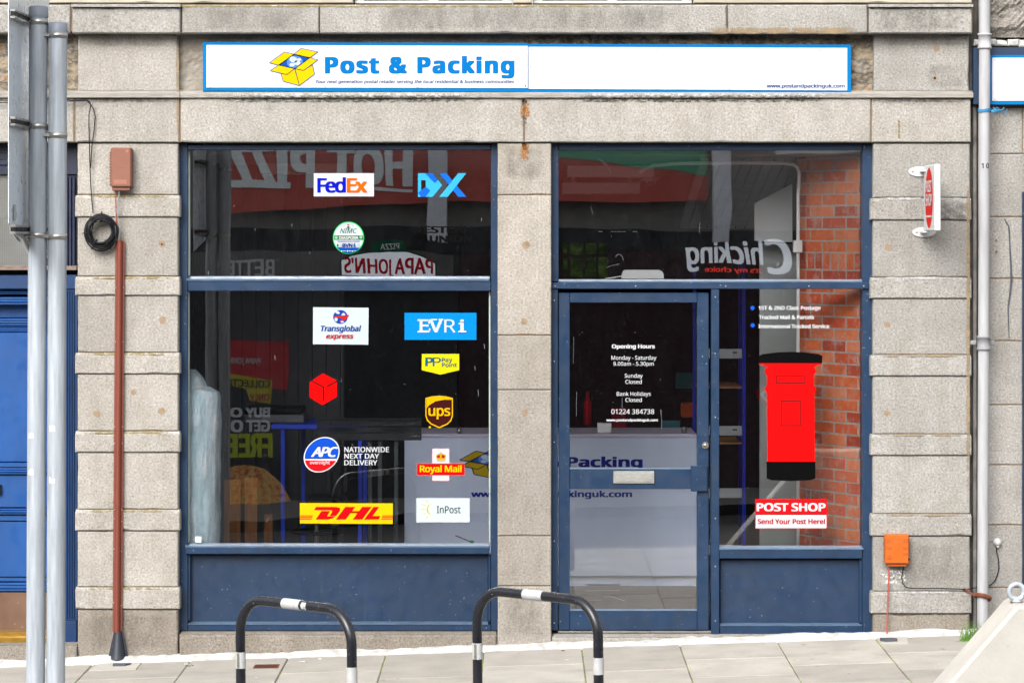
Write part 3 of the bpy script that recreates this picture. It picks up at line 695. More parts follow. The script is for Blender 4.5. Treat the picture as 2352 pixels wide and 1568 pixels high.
mb = MB(); mb.box(X(1281, .1), X(1634, .1), .09, .105, Z(1452, .1), Z(1447.5, .1), .002); mb.build('threshold', M['steel'], front2)
YDR = YF + .012
dr = MB()
bx(dr, 1283, 1308.5, 672, 1446, YDR, .15); bx(dr, 1601.5, 1628, 672, 1446, YDR, .15); bx(dr, 1308.7, 1601.3, 672, 695, YDR, .15)
bx(dr, 1308.7, 1601.3, 1077, 1122.5, YDR, .15); bx(dr, 1308.7, 1601.3, 1402, 1446, YDR, .15)
door = dr.build('door', M['navy'], front2, label='navy glazed door with a letter plate and opening hours')
# deeper parts of the door stay one level down under the frame: keep pane, plate and lock as siblings
mb = MB(); mb.box(X(1306, YG), X(1603, YG), YG, YG + .006, Z(1079, YG), Z(693, YG)); mb.build('door_upper_pane', M['glass'], front2)
mb = MB(); mb.box(X(1306, YG), X(1603, YG), YG, YG + .006, Z(1403, YG), Z(1120, YG)); mb.build('door_lower_pane', M['glass'], front2)
mb = MB(); bead(mb, 1308.7, 1601.3, 1398, 1402.2, YDR - .002, YG - .004); bead(mb, 1308.7, 1601.3, 1074, 1077.2, YDR, YG - .004); mb.build('door_bead', M['navy_skylit'], front2)
mb = MB(); bx(mb, 1409, 1503, 1081.5, 1110, YDR - .012, YDR - .0005, .003); bx(mb, 1414, 1498, 1086, 1106, YDR - .016, YDR - .0122, .002); mb.build('letter_plate', M['letter_plate'], front2)
mb = MB(); mb.disc(X(1619.6, YDR), Z(1022, YDR), YDR - .012, YDR - .0005, .021, 24); mb.disc(X(1619.6, YDR), Z(1022, YDR), YDR - .02, YDR - .0125, .013, 20, dome=1); mb.build('lock', M['chrome'], front2)
mb = MB(); mb.box(X(1619, 0), X(1620.3, 0), YDR - .0225, YDR - .0205, Z(1029), Z(1023)); mb.build('keyhole', M['black_plastic'], front2)
mb = MB(); bx(mb, 1587, 1625, 1069, 1128, YDR - .03, YDR - .0005, .004); bx(mb, 1614, 1625.5, 1068, 1073, YDR - .034, YDR - .0302, .001); mb.build('latch_guard', M['navy'], front2)

# ------------------------------------------------------------------ stickers on the glass
YS = YG - .0012
STG = 'stickers on the left shop window'
c7 = crop(450, 360, 2.7034); c8 = crop(450, 740, 2.178); cL = crop(1090, 1170, 7.127); cN = crop(860, 570, 14.254)
class Decal:
    def __init__(s, name, label, cat='sticker', group=STG, y=YS, cr=None): s.a = [name, label, cat, group]; s.y = y; s.k = 0; s.L = []; s.cr = cr or (lambda a, b: (a, b))
    def lay(s, t=0): s.y2 = getattr(s, 'y2', s.y) - .0005; y = s.y2; s.y2 -= .001 * t; return y
    def poly(s, pts, c, part='patch'): y = s.lay(); mb = MB(); dpoly(mb, [s.cr(*p) for p in pts], y); s.L.append((mb, c, part)); return s
    def polys(s, lst, c, part='patch'):
        y = s.lay(); mb = MB()
        for pts in lst: dpoly(mb, [s.cr(*p) for p in pts], y)
        s.L.append((mb, c, part)); return s
    def rect(s, x0, x1, y0, y1, c, part='patch'): return s.poly([(x0, y1), (x1, y1), (x1, y0), (x0, y0)], c, part)
    def text(s, t, x0, x1, yt, yb, c, bold=0., shear=0., spacing=1., warp=None, part='lettering'):
        y = s.lay(1); mb = MB()
        a = s.cr(x0, yb); b = s.cr(x1, yt); letters(mb, t, a[0], b[0], a[1], b[1], dplace(y), bold, shear, spacing, warp); s.L.append((mb, c, part)); return s
    def texts(s, rows, c, bold=0., part='lettering'):
        y = s.lay(1); mb = MB()
        for t, x0, x1, yt, yb in rows:
            a = s.cr(x0, yb); b = s.cr(x1, yt); letters(mb, t, a[0], b[0], a[1], b[1], dplace(y), bold)
        s.L.append((mb, c, part)); return s
    def done(s):
        allv = [v for mb, _, _ in s.L for v in mb.v]
        loc = (sum(v[0] for v in allv) / len(allv), s.y, min(v[2] for v in allv))
        r = thing(s.a[0], loc, s.a[1], s.a[2], s.a[3])
        for mb, c, part in s.L: mb.build(part, vinyl(c), r)
        return r
W_ = (232, 236, 242)
D = Decal('window_sticker', 'white rectangular sticker with bold blue and orange lettering near the top of the left window', cr=c7)
D.rect(1020, 1449, 262, 427, W_, 'backing').text('Fed', 1045, 1250, 297, 401, (10, 20, 205), .035, spacing=.88).text('Ex', 1255, 1402, 297, 401, (255, 110, 0), .035, spacing=.86).poly(ell(1418, 395, 5, 5, 12), (240, 190, 170), 'mark').done()
D = Decal('window_sticker', 'light blue two-letter logo of folded ribbons in the top right of the left window', cr=c7)
D.polys([[(1763, 262), (1865, 262), (1935, 347), (1868, 430), (1763, 430), (1763, 380), (1818, 380), (1818, 312), (1763, 312)][:9]], (64, 190, 250), 'ribbon')
D.poly([(1915, 262), (1965, 262), (2107, 430), (2050, 430)], (20, 120, 230), 'ribbon').poly([(2107, 262), (2050, 262), (1915, 430), (1975, 430)], (64, 190, 250), 'ribbon')
D.polys([[(1763, 312), (1785, 312), (1785, 380), (1763, 380)]], (64, 190, 250), 'ribbon')
D.polys([[(1815, 262), (1865, 262), (1905, 310), (1880, 330)], [(1763, 400), (1818, 360), (1850, 385), (1815, 430), (1785, 430)]], (20, 110, 225), 'ribbon').done()
D = Decal('window_sticker', 'round white and green registration centre sticker with a green rim', cr=cN)
D.poly(ell(840, 815, 588, 612, 64), (0, 225, 100), 'rim').poly(ell(840, 815, 550, 574, 64), (225, 234, 242), 'backing')
D.rect(300, 1385, 725, 890, (0, 118, 60), 'band').text('NIMC', 520, 1165, 460, 640, (0, 110, 50), .01, .25).text('DIASPORA', 482, 1215, 755, 868, (245, 245, 245), .03)
D.text('REGISTRATION CENTRE', 430, 1270, 915, 975, (40, 50, 130), .015).text('BVN', 612, 985, 1022, 1168, (10, 45, 150), .03)
D.poly([(840 + 545 * math.cos(t), 815 + 570 * math.sin(t)) for t in [R(40 + k * 5) for k in range(21)]] , (0, 85, 200), 'wave')
D.poly(ell(350 + 30, 808, 58, 62, 20), (150, 210, 170), 'globe').poly(ell(1305, 795, 58, 62, 20), (150, 210, 170), 'globe')
D.poly(ell(1062, 1115, 48, 52, 18), (60, 110, 160), 'padlock').poly(ell(1062, 1045, 30, 32, 18), (60, 110, 160), 'padlock')
D.rect(385, 575, 1030, 1160, (190, 215, 215), 'card').rect(402, 465, 1090, 1140, (10, 80, 45), 'portrait').poly(ell(432, 1072, 24, 26, 14), (10, 80, 45), 'portrait')
D.rect(790, 868, 300, 345, (190, 60, 40), 'crest').rect(795, 865, 380, 425, (30, 40, 60), 'crest').rect(760, 905, 428, 455, (90, 150, 20), 'crest')
D.polys([stroke((840 + 195 * math.cos(R(a)), 430 + 165 * math.sin(R(a))), (840 + 195 * math.cos(R(a + 5)), 430 + 165 * math.sin(R(a + 5))), 18) for a in range(190, 352, 9)], (90, 105, 140), 'small_text')
D.polys([stroke((630 + k * 60, 1207), (675 + k * 60, 1207), 16) for k in range(7)] + [stroke((1170, 1045 + k * 33), (1285, 1045 + k * 33), 10) for k in range(4)], (70, 120, 170), 'small_text')
D.polys([stroke((630, 1308), (750, 1308), 18), stroke((860, 1308), (930, 1308), 18), stroke((1030, 1300), (1130, 1300), 14)], (230, 235, 245), 'small_text')
D.poly(ell(585, 1310, 24, 28, 14), (235, 240, 245), 'icon').poly(ell(808, 1312, 24, 32, 14), (235, 240, 245), 'icon').poly(ell(985, 1318, 30, 22, 14), (235, 240, 245), 'icon').done()
D = Decal('window_lettering', 'faint black two-line lettering in the upper right of the left window', 'lettering', None, cr=c7)
D.texts([('WESTERN', 1700, 2155, 640, 688), ('UNION', 1845, 2152, 706, 754)], (6, 7, 9), .045).done()
D = Decal('window_sticker', 'white sticker with a globe above blue and red italic lettering', cr=c8)
D.poly([(818, 152), (1137, 155), (1135, 367), (817, 364)][::-1], (215, 228, 234), 'backing').poly(ell(975, 208, 42, 40, 32), (30, 70, 175), 'globe')
D.polys([ell(958, 182, 14, 8, 14, .4), ell(992, 198, 11, 13, 14), ell(950, 222, 9, 12, 14), ell(985, 236, 10, 5, 12)], (215, 228, 234), 'continents')
D.polys([[(930, 206), (975, 200), (1022, 196), (1024, 204), (1000, 226), (968, 234), (990, 214), (955, 213)]], (215, 40, 40), 'swoosh')
D.text('Transglobal', 862, 1094, 258, 290, (15, 60, 165), .03, .22).text('express', 892, 1051, 304, 331, (205, 25, 35), .03, .22).done()
D = Decal('window_sticker', 'bright blue rectangular sticker with large white capitals in three letter styles', cr=c8)
D.rect(1343, 1756, 184, 339, (0, 150, 235), 'backing').text('EV', 1430, 1562, 222, 296, (235, 240, 245), .018)
D.polys([stroke((1418, 226), (1484, 226), 9), stroke((1418, 292), (1488, 292), 9), stroke((1484, 224), (1484, 246), 8), stroke((1487, 274), (1487, 294), 8), stroke((1496, 223), (1530, 223), 8), stroke((1538, 223), (1566, 223), 8)], (235, 240, 245), 'lettering')
D.text('R', 1572, 1637, 222, 296, (235, 240, 245), -.005).text('i', 1663, 1684, 224, 296, (235, 240, 245), .03).polys([stroke((1652, 292), (1698, 292), 9), stroke((1655, 246), (1680, 246), 9)], (235, 240, 245), 'lettering').done()
D = Decal('window_sticker', 'yellow pointed pennant sticker with blue lettering', cr=c8)
D.poly([(1657, 420), (1657, 513), (1549, 538), (1442, 513), (1442, 420)], (240, 232, 20), 'backing')
D.text('P', 1462, 1508, 440, 490, (20, 95, 150), .03).text('P', 1505, 1552, 440, 490, (20, 95, 150), .0).texts([('Pay', 1557, 1616, 442, 465), ('Point', 1557, 1643, 471, 494)], (20, 95, 150), .01).done()
D = Decal('window_sticker', 'bright red open parcel cube sticker with dark seams', cr=c8)
D.poly([(875, 530), (955, 574), (955, 666), (872, 714), (798, 670), (798, 582)][::-1], (255, 0, 0), 'cube')
D.polys([stroke((806, 572), (880, 612), 7), stroke((878, 610), (878, 690), 8), stroke((898, 607), (957, 575), 7)], (22, 16, 18), 'seams').done()
sh = [(1463, 673), (1500, 663), (1542, 659), (1585, 663), (1621, 673), (1621, 775), (1612, 803), (1590, 825), (1560, 838), (1543, 847), (1525, 838), (1495, 825), (1472, 803), (1463, 775)]
D = Decal('window_sticker', 'brown and gold shield sticker', cr=c8)
def shrink(p, k, c=(1542, 748)): return [(c[0] + (a - c[0]) * k, c[1] + (b - c[1]) * k) for a, b in p]
D.poly(sh[::-1], (245, 190, 0), 'rim').poly(shrink(sh, .92)[::-1], (70, 20, 15), 'shield')
D.poly([(1471, 678), (1505, 668), (1542, 665), (1585, 669), (1613, 676), (1613, 683), (1570, 682), (1520, 692), (1484, 714), (1471, 730)][::-1], (245, 190, 0), 'gold_top')
D.text('ups', 1480, 1606, 716, 775, (250, 195, 0), .022, spacing=.96).poly(ell(1488, 840, 7, 7, 14), (230, 180, 0), 'mark').done()
D = Decal('window_sticker', 'tilted oval sticker, blue above and red below, beside three white text lines', cr=c8)
rot = -.75
def epl(k, n=64): return ell(867, 998, 112 * k, 92 * k, n, rot)
D.poly(epl(1), (240, 243, 248), 'rim'); top = [p for p in epl(.94, 160) if p[1] < 1024]; bot = [p for p in epl(.94, 160) if p[1] > 1029]
def order(p):
    cx = sum(q[0] for q in p) / len(p); cy = sum(q[1] for q in p) / len(p); return sorted(p, key=lambda q: math.atan2(q[1] - cy, q[0] - cx))
D.poly(order(top), (20, 85, 215), 'upper_field').poly(order(bot), (225, 20, 30), 'lower_field')
D.text('APC', 806, 963, 954, 1010, (240, 243, 248), .03, .3, .85).text('overnight', 800, 914, 1033, 1052, (240, 243, 248), .015)
D.texts([('NATIONWIDE', 997, 1254, 954, 983), ('NEXT DAY', 997, 1197, 992, 1020), ('DELIVERY', 997, 1187, 1029, 1058)], (225, 230, 235), .02).done()
D = Decal('window_sticker', 'long yellow sticker with slanted red letters and red stripes', cr=c8)
D.poly([(742, 1275), (1276, 1277), (1275, 1395), (742, 1392)][::-1], (240, 212, 10), 'backing')
D.polys([[(835, 1297), (950, 1297), (972, 1303), (974, 1316), (962, 1334), (950, 1349), (912, 1349), (925, 1330), (928, 1320), (920, 1316), (823, 1316)],
         [(866, 1321), (916, 1321), (898, 1351), (946, 1351), (928, 1364), (905, 1370), (832, 1370)],
         [(1003, 1297), (1060, 1297), (1042, 1321), (1082, 1321), (1100, 1297), (1155, 1297), (1100, 1370), (1045, 1370), (1072, 1334), (1032, 1334), (1005, 1370), (948, 1370)],
         [(1140, 1330), (1165, 1297), (1198, 1297), (1160, 1349), (1205, 1349), (1195, 1370), (1110, 1370)]], (225, 5, 20), 'lettering')
D.polys([[(742, y0), (820 - i * 4, y0), (815 - i * 4, y0 + 5), (742, y0 + 5)] for i, y0 in enumerate((1346, 1355, 1364))] + [[(1212 + (2 - i) * 3, y0), (1275, y0), (1275, y0 + 5), (1208 + (2 - i) * 3, y0 + 5)] for i, y0 in enumerate((1346, 1355, 1364))], (225, 5, 20), 'printing').done()
D = Decal('window_sticker', 'red cross-shaped sticker with yellow lettering and a gold crown on white', cr=cL)
D.rect(350, 680, 82, 695, (240, 110, 115), 'rim').rect(357, 672, 89, 688, (228, 233, 242), 'upright').rect(64, 963, 362, 590, (255, 150, 150), 'rim').rect(68, 959, 367, 586, (240, 12, 10), 'bar')
D.text('Royal Mail', 120, 906, 405, 527, (255, 215, 0), .025, spacing=.95)
D.polys([[(445, 320), (440, 290), (420, 210), (450, 190), (515, 165), (580, 190), (612, 210), (592, 290), (588, 320)]], (215, 175, 40), 'crown')
D.polys([[(448, 262), (442, 225), (465, 208), (500, 208), (498, 262)], [(532, 262), (532, 208), (568, 208), (590, 225), (584, 262)]], (190, 20, 35), 'crown_velvet')
D.polys([ell(515, 150, 10, 18, 12), stroke((440, 300), (590, 300), 14)], (235, 215, 120), 'crown_trim').done()
D = Decal('window_sticker', 'white sticker with a yellow half sun and thin dark blue lettering', cr=cL)
D.rect(56, 1058, 1015, 1470, (222, 234, 238), 'backing')
arc = [(375 - 128 * math.cos(t), 1228 - 116 * math.sin(t)) for t in [R(-88 + 176 * k / 24) for k in range(25)]]; arc2 = [(375 - 96 * math.cos(t), 1228 - 116 * math.sin(t)) for t in [R(88 - 176 * k / 24) for k in range(25)]]
D.poly(arc + arc2, (222, 215, 0), 'sun')
D.polys([stroke((238, 1052), (275, 1106), 11), stroke((168, 1128), (228, 1158), 10), stroke((145, 1225), (212, 1225), 10), stroke((168, 1326), (228, 1296), 10), stroke((238, 1400), (275, 1348), 11)], (222, 215, 0), 'printing')
D.text('InPost', 440, 888, 1165, 1297, (20, 50, 70), .006).done()
cD = crop(1480, 780, 3.7333)
D = Decal('window_lettering', 'white opening hours lettering on the door glass', 'lettering', None, cr=cD)
D.texts([('Opening Hours', 497, 922, 477, 516)], (225, 228, 232), .045)
D.texts([('Monday - Saturday', 493, 936, 589, 628), ('9.00am - 5.30pm', 513, 911, 648, 686), ('Sunday', 624, 801, 766, 804), ('Closed', 631, 793, 826, 864), ('Bank Holidays', 546, 880, 944, 982), ('Closed', 631, 793, 1004, 1042), ('01224 384738', 493, 915, 1114, 1161)], (232, 234, 238), .006)
D.texts([('www.postandpackinguk.com', 443, 951, 1208, 1233)], (232, 234, 238), .04).done()
cE = crop(1850, 740, 1.6333)
D = Decal('window_lettering', 'white postal services list with two blue dots on the narrow side window', 'lettering', None, cr=cE)
D.texts([('1ST & 2ND Class Postage', 245, 513, 109, 125), ('Tracked Mail & Parcels', 247, 484, 149, 165), ('International Tracked Service', 245, 550, 188, 204)], (235, 238, 242), .026)
D.polys([ell(219, 117, 9, 9, 18), ell(220, 192, 9, 9, 18)], (20, 100, 240), 'dots').done()
D = Decal('window_sticker', 'life-size red pillar box sticker with a black cap and base', 'sticker', None, cr=cE)
D.poly([(283, 778), (281, 482), (270, 466), (281, 450), (281, 408), (270, 390), (281, 372), (262, 362), (249, 362), (246, 354), (518, 354), (516, 361), (502, 362), (484, 372), (495, 388), (484, 406), (484, 450), (495, 466), (486, 482), (488, 778)], (250, 6, 8), 'body')
D.poly([(246, 355), (244, 326), (262, 316), (330, 308), (384, 306), (440, 308), (502, 315), (520, 323), (519, 355)], (5, 5, 6), 'cap').poly([(280, 850), (280, 778), (490, 778), (490, 850), (470, 858), (385, 862), (300, 858)], (5, 5, 6), 'base')
def frame_(x0, x1, y0, y1, w): return [stroke((x0, y0), (x1, y0), w), stroke((x0, y1), (x1, y1), w), stroke((x0, y0), (x0, y1), w), stroke((x1, y0), (x1, y1), w)]
D.polys(frame_(322, 445, 411, 440, 3) + frame_(343, 425, 517, 623, 3), (45, 22, 22), 'outline').done()
D = Decal('window_sticker', 'two-row sticker, white on red above and red on white below, under the pillar box', 'sticker', None, cr=cE)
D.rect(231, 540, 939, 1067, (235, 20, 30), 'backing').rect(233.5, 537.5, 1008, 1064, (228, 233, 240), 'lower_field')
D.text('POST SHOP', 237, 534, 957, 991, (240, 243, 246), .035).text('Send Your Post Here!', 241, 532, 1025, 1046, (190, 10, 25), .03).done()

mb = MB(); c1_ = crop(1420, 360, 2.6133); yy = YS - .0004
def scr(fn, pts, w):
    for p, q in zip(pts, pts[1:]): a, b = fn(*p), fn(*q); dpoly(mb, stroke(a, b, w), yy)
scr(c8, [(598, 428), (600, 455)], 1.6); scr(c8, [(1800, 362), (1803, 390)], 1.5); scr(c8, [(1746, 488), (1749, 514)], 1.3); scr(c8, [(1765, 625), (1768, 662)], 1.5); scr(c8, [(980, 562), (979, 580)], 1.2)
scr(c8, [(560, 1360), (550, 1388)], 1.3); scr(c7, [(866, 620), (861, 640)], 1.2); scr(c7, [(268, 962), (268, 984)], 2.0); scr(c7, [(445, 498), (462, 490)], 1.2); scr(c7, [(2216, 580), (2216, 604)], 1.3); scr(c7, [(990, 822), (992, 838)], 1.5); scr(c7, [(603, 655), (602, 672)], 1.2)
scr(c8, [(1640, 870), (1652, 872)], .8)
mb.build('glass_marks', vinyl((120, 128, 136)), win1); mb = MB()
scr(c1_, [(530, 832), (545, 812), (565, 812), (580, 832), (585, 855)], .9); scr(c1_, [(470, 902), (500, 890), (560, 878)], .7); scr(c1_, [(1112, 590), (1108, 665)], .8); scr(c1_, [(1650, 862), (1652, 880), (1642, 898)], 2.4); scr(c1_, [(380, 140), (430, 165), (475, 190)], .5); scr(c1_, [(425, 165), (470, 205), (498, 255)], .5); scr(c1_, [(360, 480), (375, 535)], .5); scr(c1_, [(1752, 892), (1766, 896)], 1)
scr(c1_, [(412, 655), (440, 655)], .9); scr(c1_, [(500, 655), (600, 655)], .5); scr(c1_, [(650, 655), (680, 655)], .8)
scr(crop(1480, 780, 3.7333), [(980, 1118), (982, 1165)], 1.8); scr(crop(1480, 780, 3.7333), [(983, 1165), (990, 1230), (984, 1320)], .9); scr(crop(1480, 780, 3.7333), [(152, 945), (148, 1060), (148, 1185)], .9); scr(crop(1480, 780, 3.7333), [(122, 400), (118, 660)], .8); scr(crop(1480, 780, 3.7333), [(600, 1000), (598, 1180)], .9)
mb.build('glass_marks', vinyl((120, 128, 136)), front2)

# ------------------------------------------------------------------ fascia signs
c2 = crop(500, 60, 2.5565); c3 = crop(1350, 60, 2.4758)
YP = -.02
def sign_panel(quad, name, label, inset=7.5, y=YP, rivets=()):
    cx = sum(p[0] for p in quad) / 4
    t = thing(name, (X(cx, y), y, Z(max(p[1] for p in quad), y)), label, 'shop sign')
    mb = MB(); mb.plate([(X(a, y), Z(b, y)) for a, b in quad], y, y + .03); mb.build('border_frame', M['sign_blue'], t)
    return t
def wpanel(t, quad, y): mb = MB(); mb.plate([(X(a, y), Z(b, y)) for a, b in quad], y, y + .004); mb.build('white_panel', M['sign_white'], t)
def rivets(t, pts, y):
    mb = MB()
    for a, b in pts: mb.disc(X(a, y), Z(b, y), y - .004, y, .0075, 12, dome=1)
    mb.build('rivets', M['white'], t)
s1 = sign_panel([(466, 97), (1212.5, 99.5), (1212.5, 211), (466, 209)], 'shop_sign', 'long white sign panel with a yellow open box logo and large blue lettering')
wpanel(s1, [(474, 103.8), (1212, 106), (1212, 202.5), (474, 201.5)], YP - .0045)
rivets(s1, [c2(*p) for p in ((123, 163), (925, 168), (1555, 167), (2263, 172), (128, 434), (913, 428), (1537, 430))], YP - .0045)
mb = MB(); a, b = c2(2263, 428); mb.disc(X(a, YP), Z(b, YP), YP - .0055, YP - .0046, .005, 10); mb.build('rivet_hole', M['black_plastic'], s1)
def boxlogo(t, fn, y, outline=(10, 70, 160), yellow=(250, 205, 0), globe=True, w=4.5):
    flaps = [[(752, 174), (865, 198), (812, 237), (703, 213)], [(640, 198), (703, 213), (600, 287), (537, 272)], [(812, 237), (866, 252), (768, 323), (710, 311)], [(600, 287), (708, 310), (655, 351), (543, 325)]]
    body = [[(615, 343), (655, 351), (708, 311), (740, 425), (630, 396)], [(710, 312), (768, 323), (828, 284), (842, 348), (740, 425)]]
    hole = [(703, 213), (812, 237), (710, 311), (600, 287)]
    def P(mb, pts, yy): mb.face([(q[0], q[1]) for q in [fn(a, b, yy) for a, b in pts]], yy)
    mb = MB(); P(mb, hole, y - .0005); mb.build('logo_opening', vinyl((15, 85, 185)), t)
    if globe:
        mb = MB(); P(mb, [p for p in ell(710, 268, 54, 44, 32)], y - .0010); mb.build('logo_globe', vinyl((90, 140, 225)), t)
        mb = MB()
        for e in (ell(700, 250, 28, 20, 16, .3), ell(725, 272, 22, 16, 14), ell(690, 285, 18, 12, 14), ell(738, 250, 14, 10, 12)): P(mb, e, y - .0014)
        mb.build('logo_continents', vinyl((205, 220, 248)), t)
    mb = MB()
    for p in body + flaps: P(mb, p, y - .0018)
    mb.build('logo_box', vinyl(yellow), t)
    mb = MB()
    for p in body + flaps + [hole]:
        for i in range(len(p)): P(mb, stroke(p[i], p[(i + 1) % len(p)], w), y - .0023)
    mb.build('logo_outline', vinyl(outline), t)
boxlogo(s1, lambda a, b, yy: (X(c2(a, b)[0], yy), Z(c2(a, b)[1], yy)), YP - .005)
mb = MB(); a = c2(912, 343); b = c2(2190, 232); letters(mb, 'Post & Packing', a[0], b[0], a[1], b[1], dplace(YP - .0055), .056, spacing=1.18); mb.build('lettering', M['letter_blue'], s1)
mb = MB(); a = c2(850, 409); b = c2(2188, 387); letters(mb, 'Your next generation postal retailer serving the local residential & business communities', a[0], b[0], a[1], b[1], dplace(YP - .0055), .03, .2, 1.05); mb.build('tagline', M['text_blue'], s1)
s2 = sign_panel([(1213.2, 101.2), (1954.6, 103), (1954.6, 215), (1213.2, 212.5)], 'shop_sign', 'long mostly blank white sign panel with a small web address', y=YP + .003)
wpanel(s2, [(1214, 108), (1946, 110.5), (1946, 208), (1214, 204.5)], YP - .0015)
rivets(s2, [c3(*p) for p in ((128, 172), (118, 281), (943, 170), (2006, 180), (941, 431), (1417, 428), (1925, 437))], YP - .0015)
mb = MB(); a = c3(1662, 425); b = c3(2172, 401); letters(mb, 'www.postandpackinguk.com', a[0], b[0], a[1], b[1], dplace(YP - .0025), .035); mb.build('lettering', M['text_blue'], s2)

# neighbour's fascia on the right
s3 = thing('shop_sign', (X(2400), -.03, Z(240)), 'blank white sign with a bright blue edge on a dark navy board behind the downpipe', 'shop sign')
mb = MB(); bx(mb, 2236, 2700, 109, 240, -.03, .03, .002); mb.build('backing_board', M['navy_panel'], s3)
mb = MB(); bx(mb, 2274, 2700, 127, 240.5, -.05, -.0305, .001); mb.build('border_frame', M['sign_blue'], s3)
mb = MB(); bx(mb, 2279, 2700, 133, 232, -.053, -.0505, .0005); mb.build('white_panel', M['sign_white'], s3)
mb = MB(); mb.disc(X(2282), Z(137), -.057, -.053, .006, 12, dome=1); mb.disc(X(2282), Z(229), -.057, -.053, .006, 12, dome=1); mb.build('rivets', M['white'], s3)

# projecting sign
def proj_sign():
    xs = X(2121.6, -.05); yA, yB = -.05, -.50; th = .038
    t = thing('projecting_sign', (xs, 0, Z(545)), 'white projecting sign with a red oval, bolted to the right pillar', 'sign')
    zt, zb = Z(377, yB), Z(530.5, yB)
    mb = MB(); mb.box(xs, xs + th, yB, yA, zb, zt, .006); mb.build('panel', M['white'], t)
    def pl(u, v): return (xs - .0016, u, v)   # u along y, seen from the left: reading from wall outwards
    cy, cz = (yA + yB) / 2 , (zt + zb) / 2
    mb = MB(); e = ell(cy, cz - .0, .155, .182, 40); mb.add([(xs - .0008, a, b) for a, b in e], [tuple(range(40))]); mb.build('red_oval', vinyl((235, 40, 35)), t)
    mb = MB()
    # left edge of the word lies at the wall side
    def place(u, v): return (xs - .0016, -u, v)
    letters(mb, 'POST', -cy - .115, -cy + .115, cz + .035, cz + .105, place, .035); letters(mb, 'SHOP', -cy - .122, -cy + .122, cz - .047, cz + .024, place, .035)
    mb.add([(xs - .0016, cy + .11, cz - .105), (xs - .0016, cy - .11, cz - .105), (xs - .0016, cy - .11, cz - .115), (xs - .0016, cy + .11, cz - .115)], [(0, 1, 2, 3)])
    mb.build('lettering', vinyl((245, 240, 240)), t)
    for (cxd, cyd, z0) in ((2113, 394, 1), (2122, 533, -1)):
        yb = -.0035
        mb = MB(); mb.disc(X(cxd - 0), Z(cyd), yb - .006, yb, .072, 28, rz=.031); pl_ = mb.build('wall_plate', M['white'], t)
        mb = MB(); mb.disc(X(cxd - 17), Z(cyd), yb - .011, yb - .0065, .007, 12, dome=1); mb.build('bolt', M['chrome'], pl_)
        mb = MB(); mb.box(xs - .02, xs + .02, -.14, yb - .0065, Z(cyd) - .006, Z(cyd) + .006, .003); mb.build('bracket_arm', M['white'], pl_)
proj_sign()

# ------------------------------------------------------------------ downpipe
dp = thing('downpipe', (X(2258), -.1, GZ(2.8, -.1)), 'pale grey painted cast iron downpipe between the two buildings', 'pipe')
xt, xb = X(2262, -.1), X(2257, -.1)
def px(z): return xb + (xt - xb) * (z - Z(1450)) / (Z(0) - Z(1450))
mb = MB(); mb.tube([(px(Z(1462)), -.1, Z(1462)), (px(Z(783)), -.1, Z(783)), (px(Z(100)), -.1, Z(100)), (px(Z(100)) + .01, -.1, 6.8)], .034, 24); mb.build('pipe', M['pipe_paint'], dp)
for a, b_, fl in ((80, 115, 0), (770, 802, 1)):
    mb = MB(); x = px(Z(a)); z0, z1 = Z(b_), Z(a)
    mb.lathe([(.034, z0), (.043, z0), (.043, z0 + .012), (.0385, z0 + .014), (.0385, z1 - .014), (.043, z1 - .012), (.043, z1), (.034, z1)], x, -.1, 24)
    if fl:
        mb.box(x - .075, x - .036, -.07, -.05, (z0 + z1) / 2 - .014, (z0 + z1) / 2 + .014, .006); mb.box(x + .036, x + .075, -.07, -.05, (z0 + z1) / 2 - .014, (z0 + z1) / 2 + .014, .006)
    mb.build('collar', M['pipe_paint'] if not fl else M['pipe_grey'], dp)
mb = MB(); z = Z(388, -.14); x = px(Z(380))
def cyl(u, v): a = (u - 0) / .0345; return (x + .0348 * math.sin(a), -.1 - .0348 * math.cos(a), v)
letters(mb, '10', -.022, .027, Z(387, -.13), Z(375, -.13), cyl, .02, spacing=1.3); mb.build('number', vinyl((30, 30, 34)), dp)
mb = MB(); x = px(Z(1370)); mb.tube([(x + .046 * math.cos(t), -.1 + .046 * math.sin(t), Z(1366) - .02 * math.sin(t + .6) ) for t in [R(a) for a in range(150, 395, 12)]], .0085, 8, flat=1.5); mb.tube([(x - .04, -.08, Z(1366)), (x - .09, -.03, Z(1352)), (x - .1, -.004, Z(1352))], .007, 8)
mb.build('iron_strap', M['rust'], dp)
rp = MB(); x = px(Z(257))
for q in range(3): rp.tube([(x + .038 * math.cos(t), -.1 + .038 * math.sin(t), Z(258) + q * .006 - .004 * math.sin(2 * t)) for t in [R(a) for a in range(0, 365, 20)]], .0035, 6)
for q in range(5):
    rp.tube([(x + .036, -.125, Z(258)), (x + .05 + q * .006, -.13, Z(256) + random.uniform(-.03, .02)), (x + .075 + q * .01, -.13, Z(262) + random.uniform(-.02, .03)), (x + .05 + q * .022, -.12, Z(252 + q) + random.uniform(-.02, .02))], .0035, 6)
rp.build('rope', M['rope'], label='frayed blue rope knotted round the downpipe below the navy board', cat='rope')

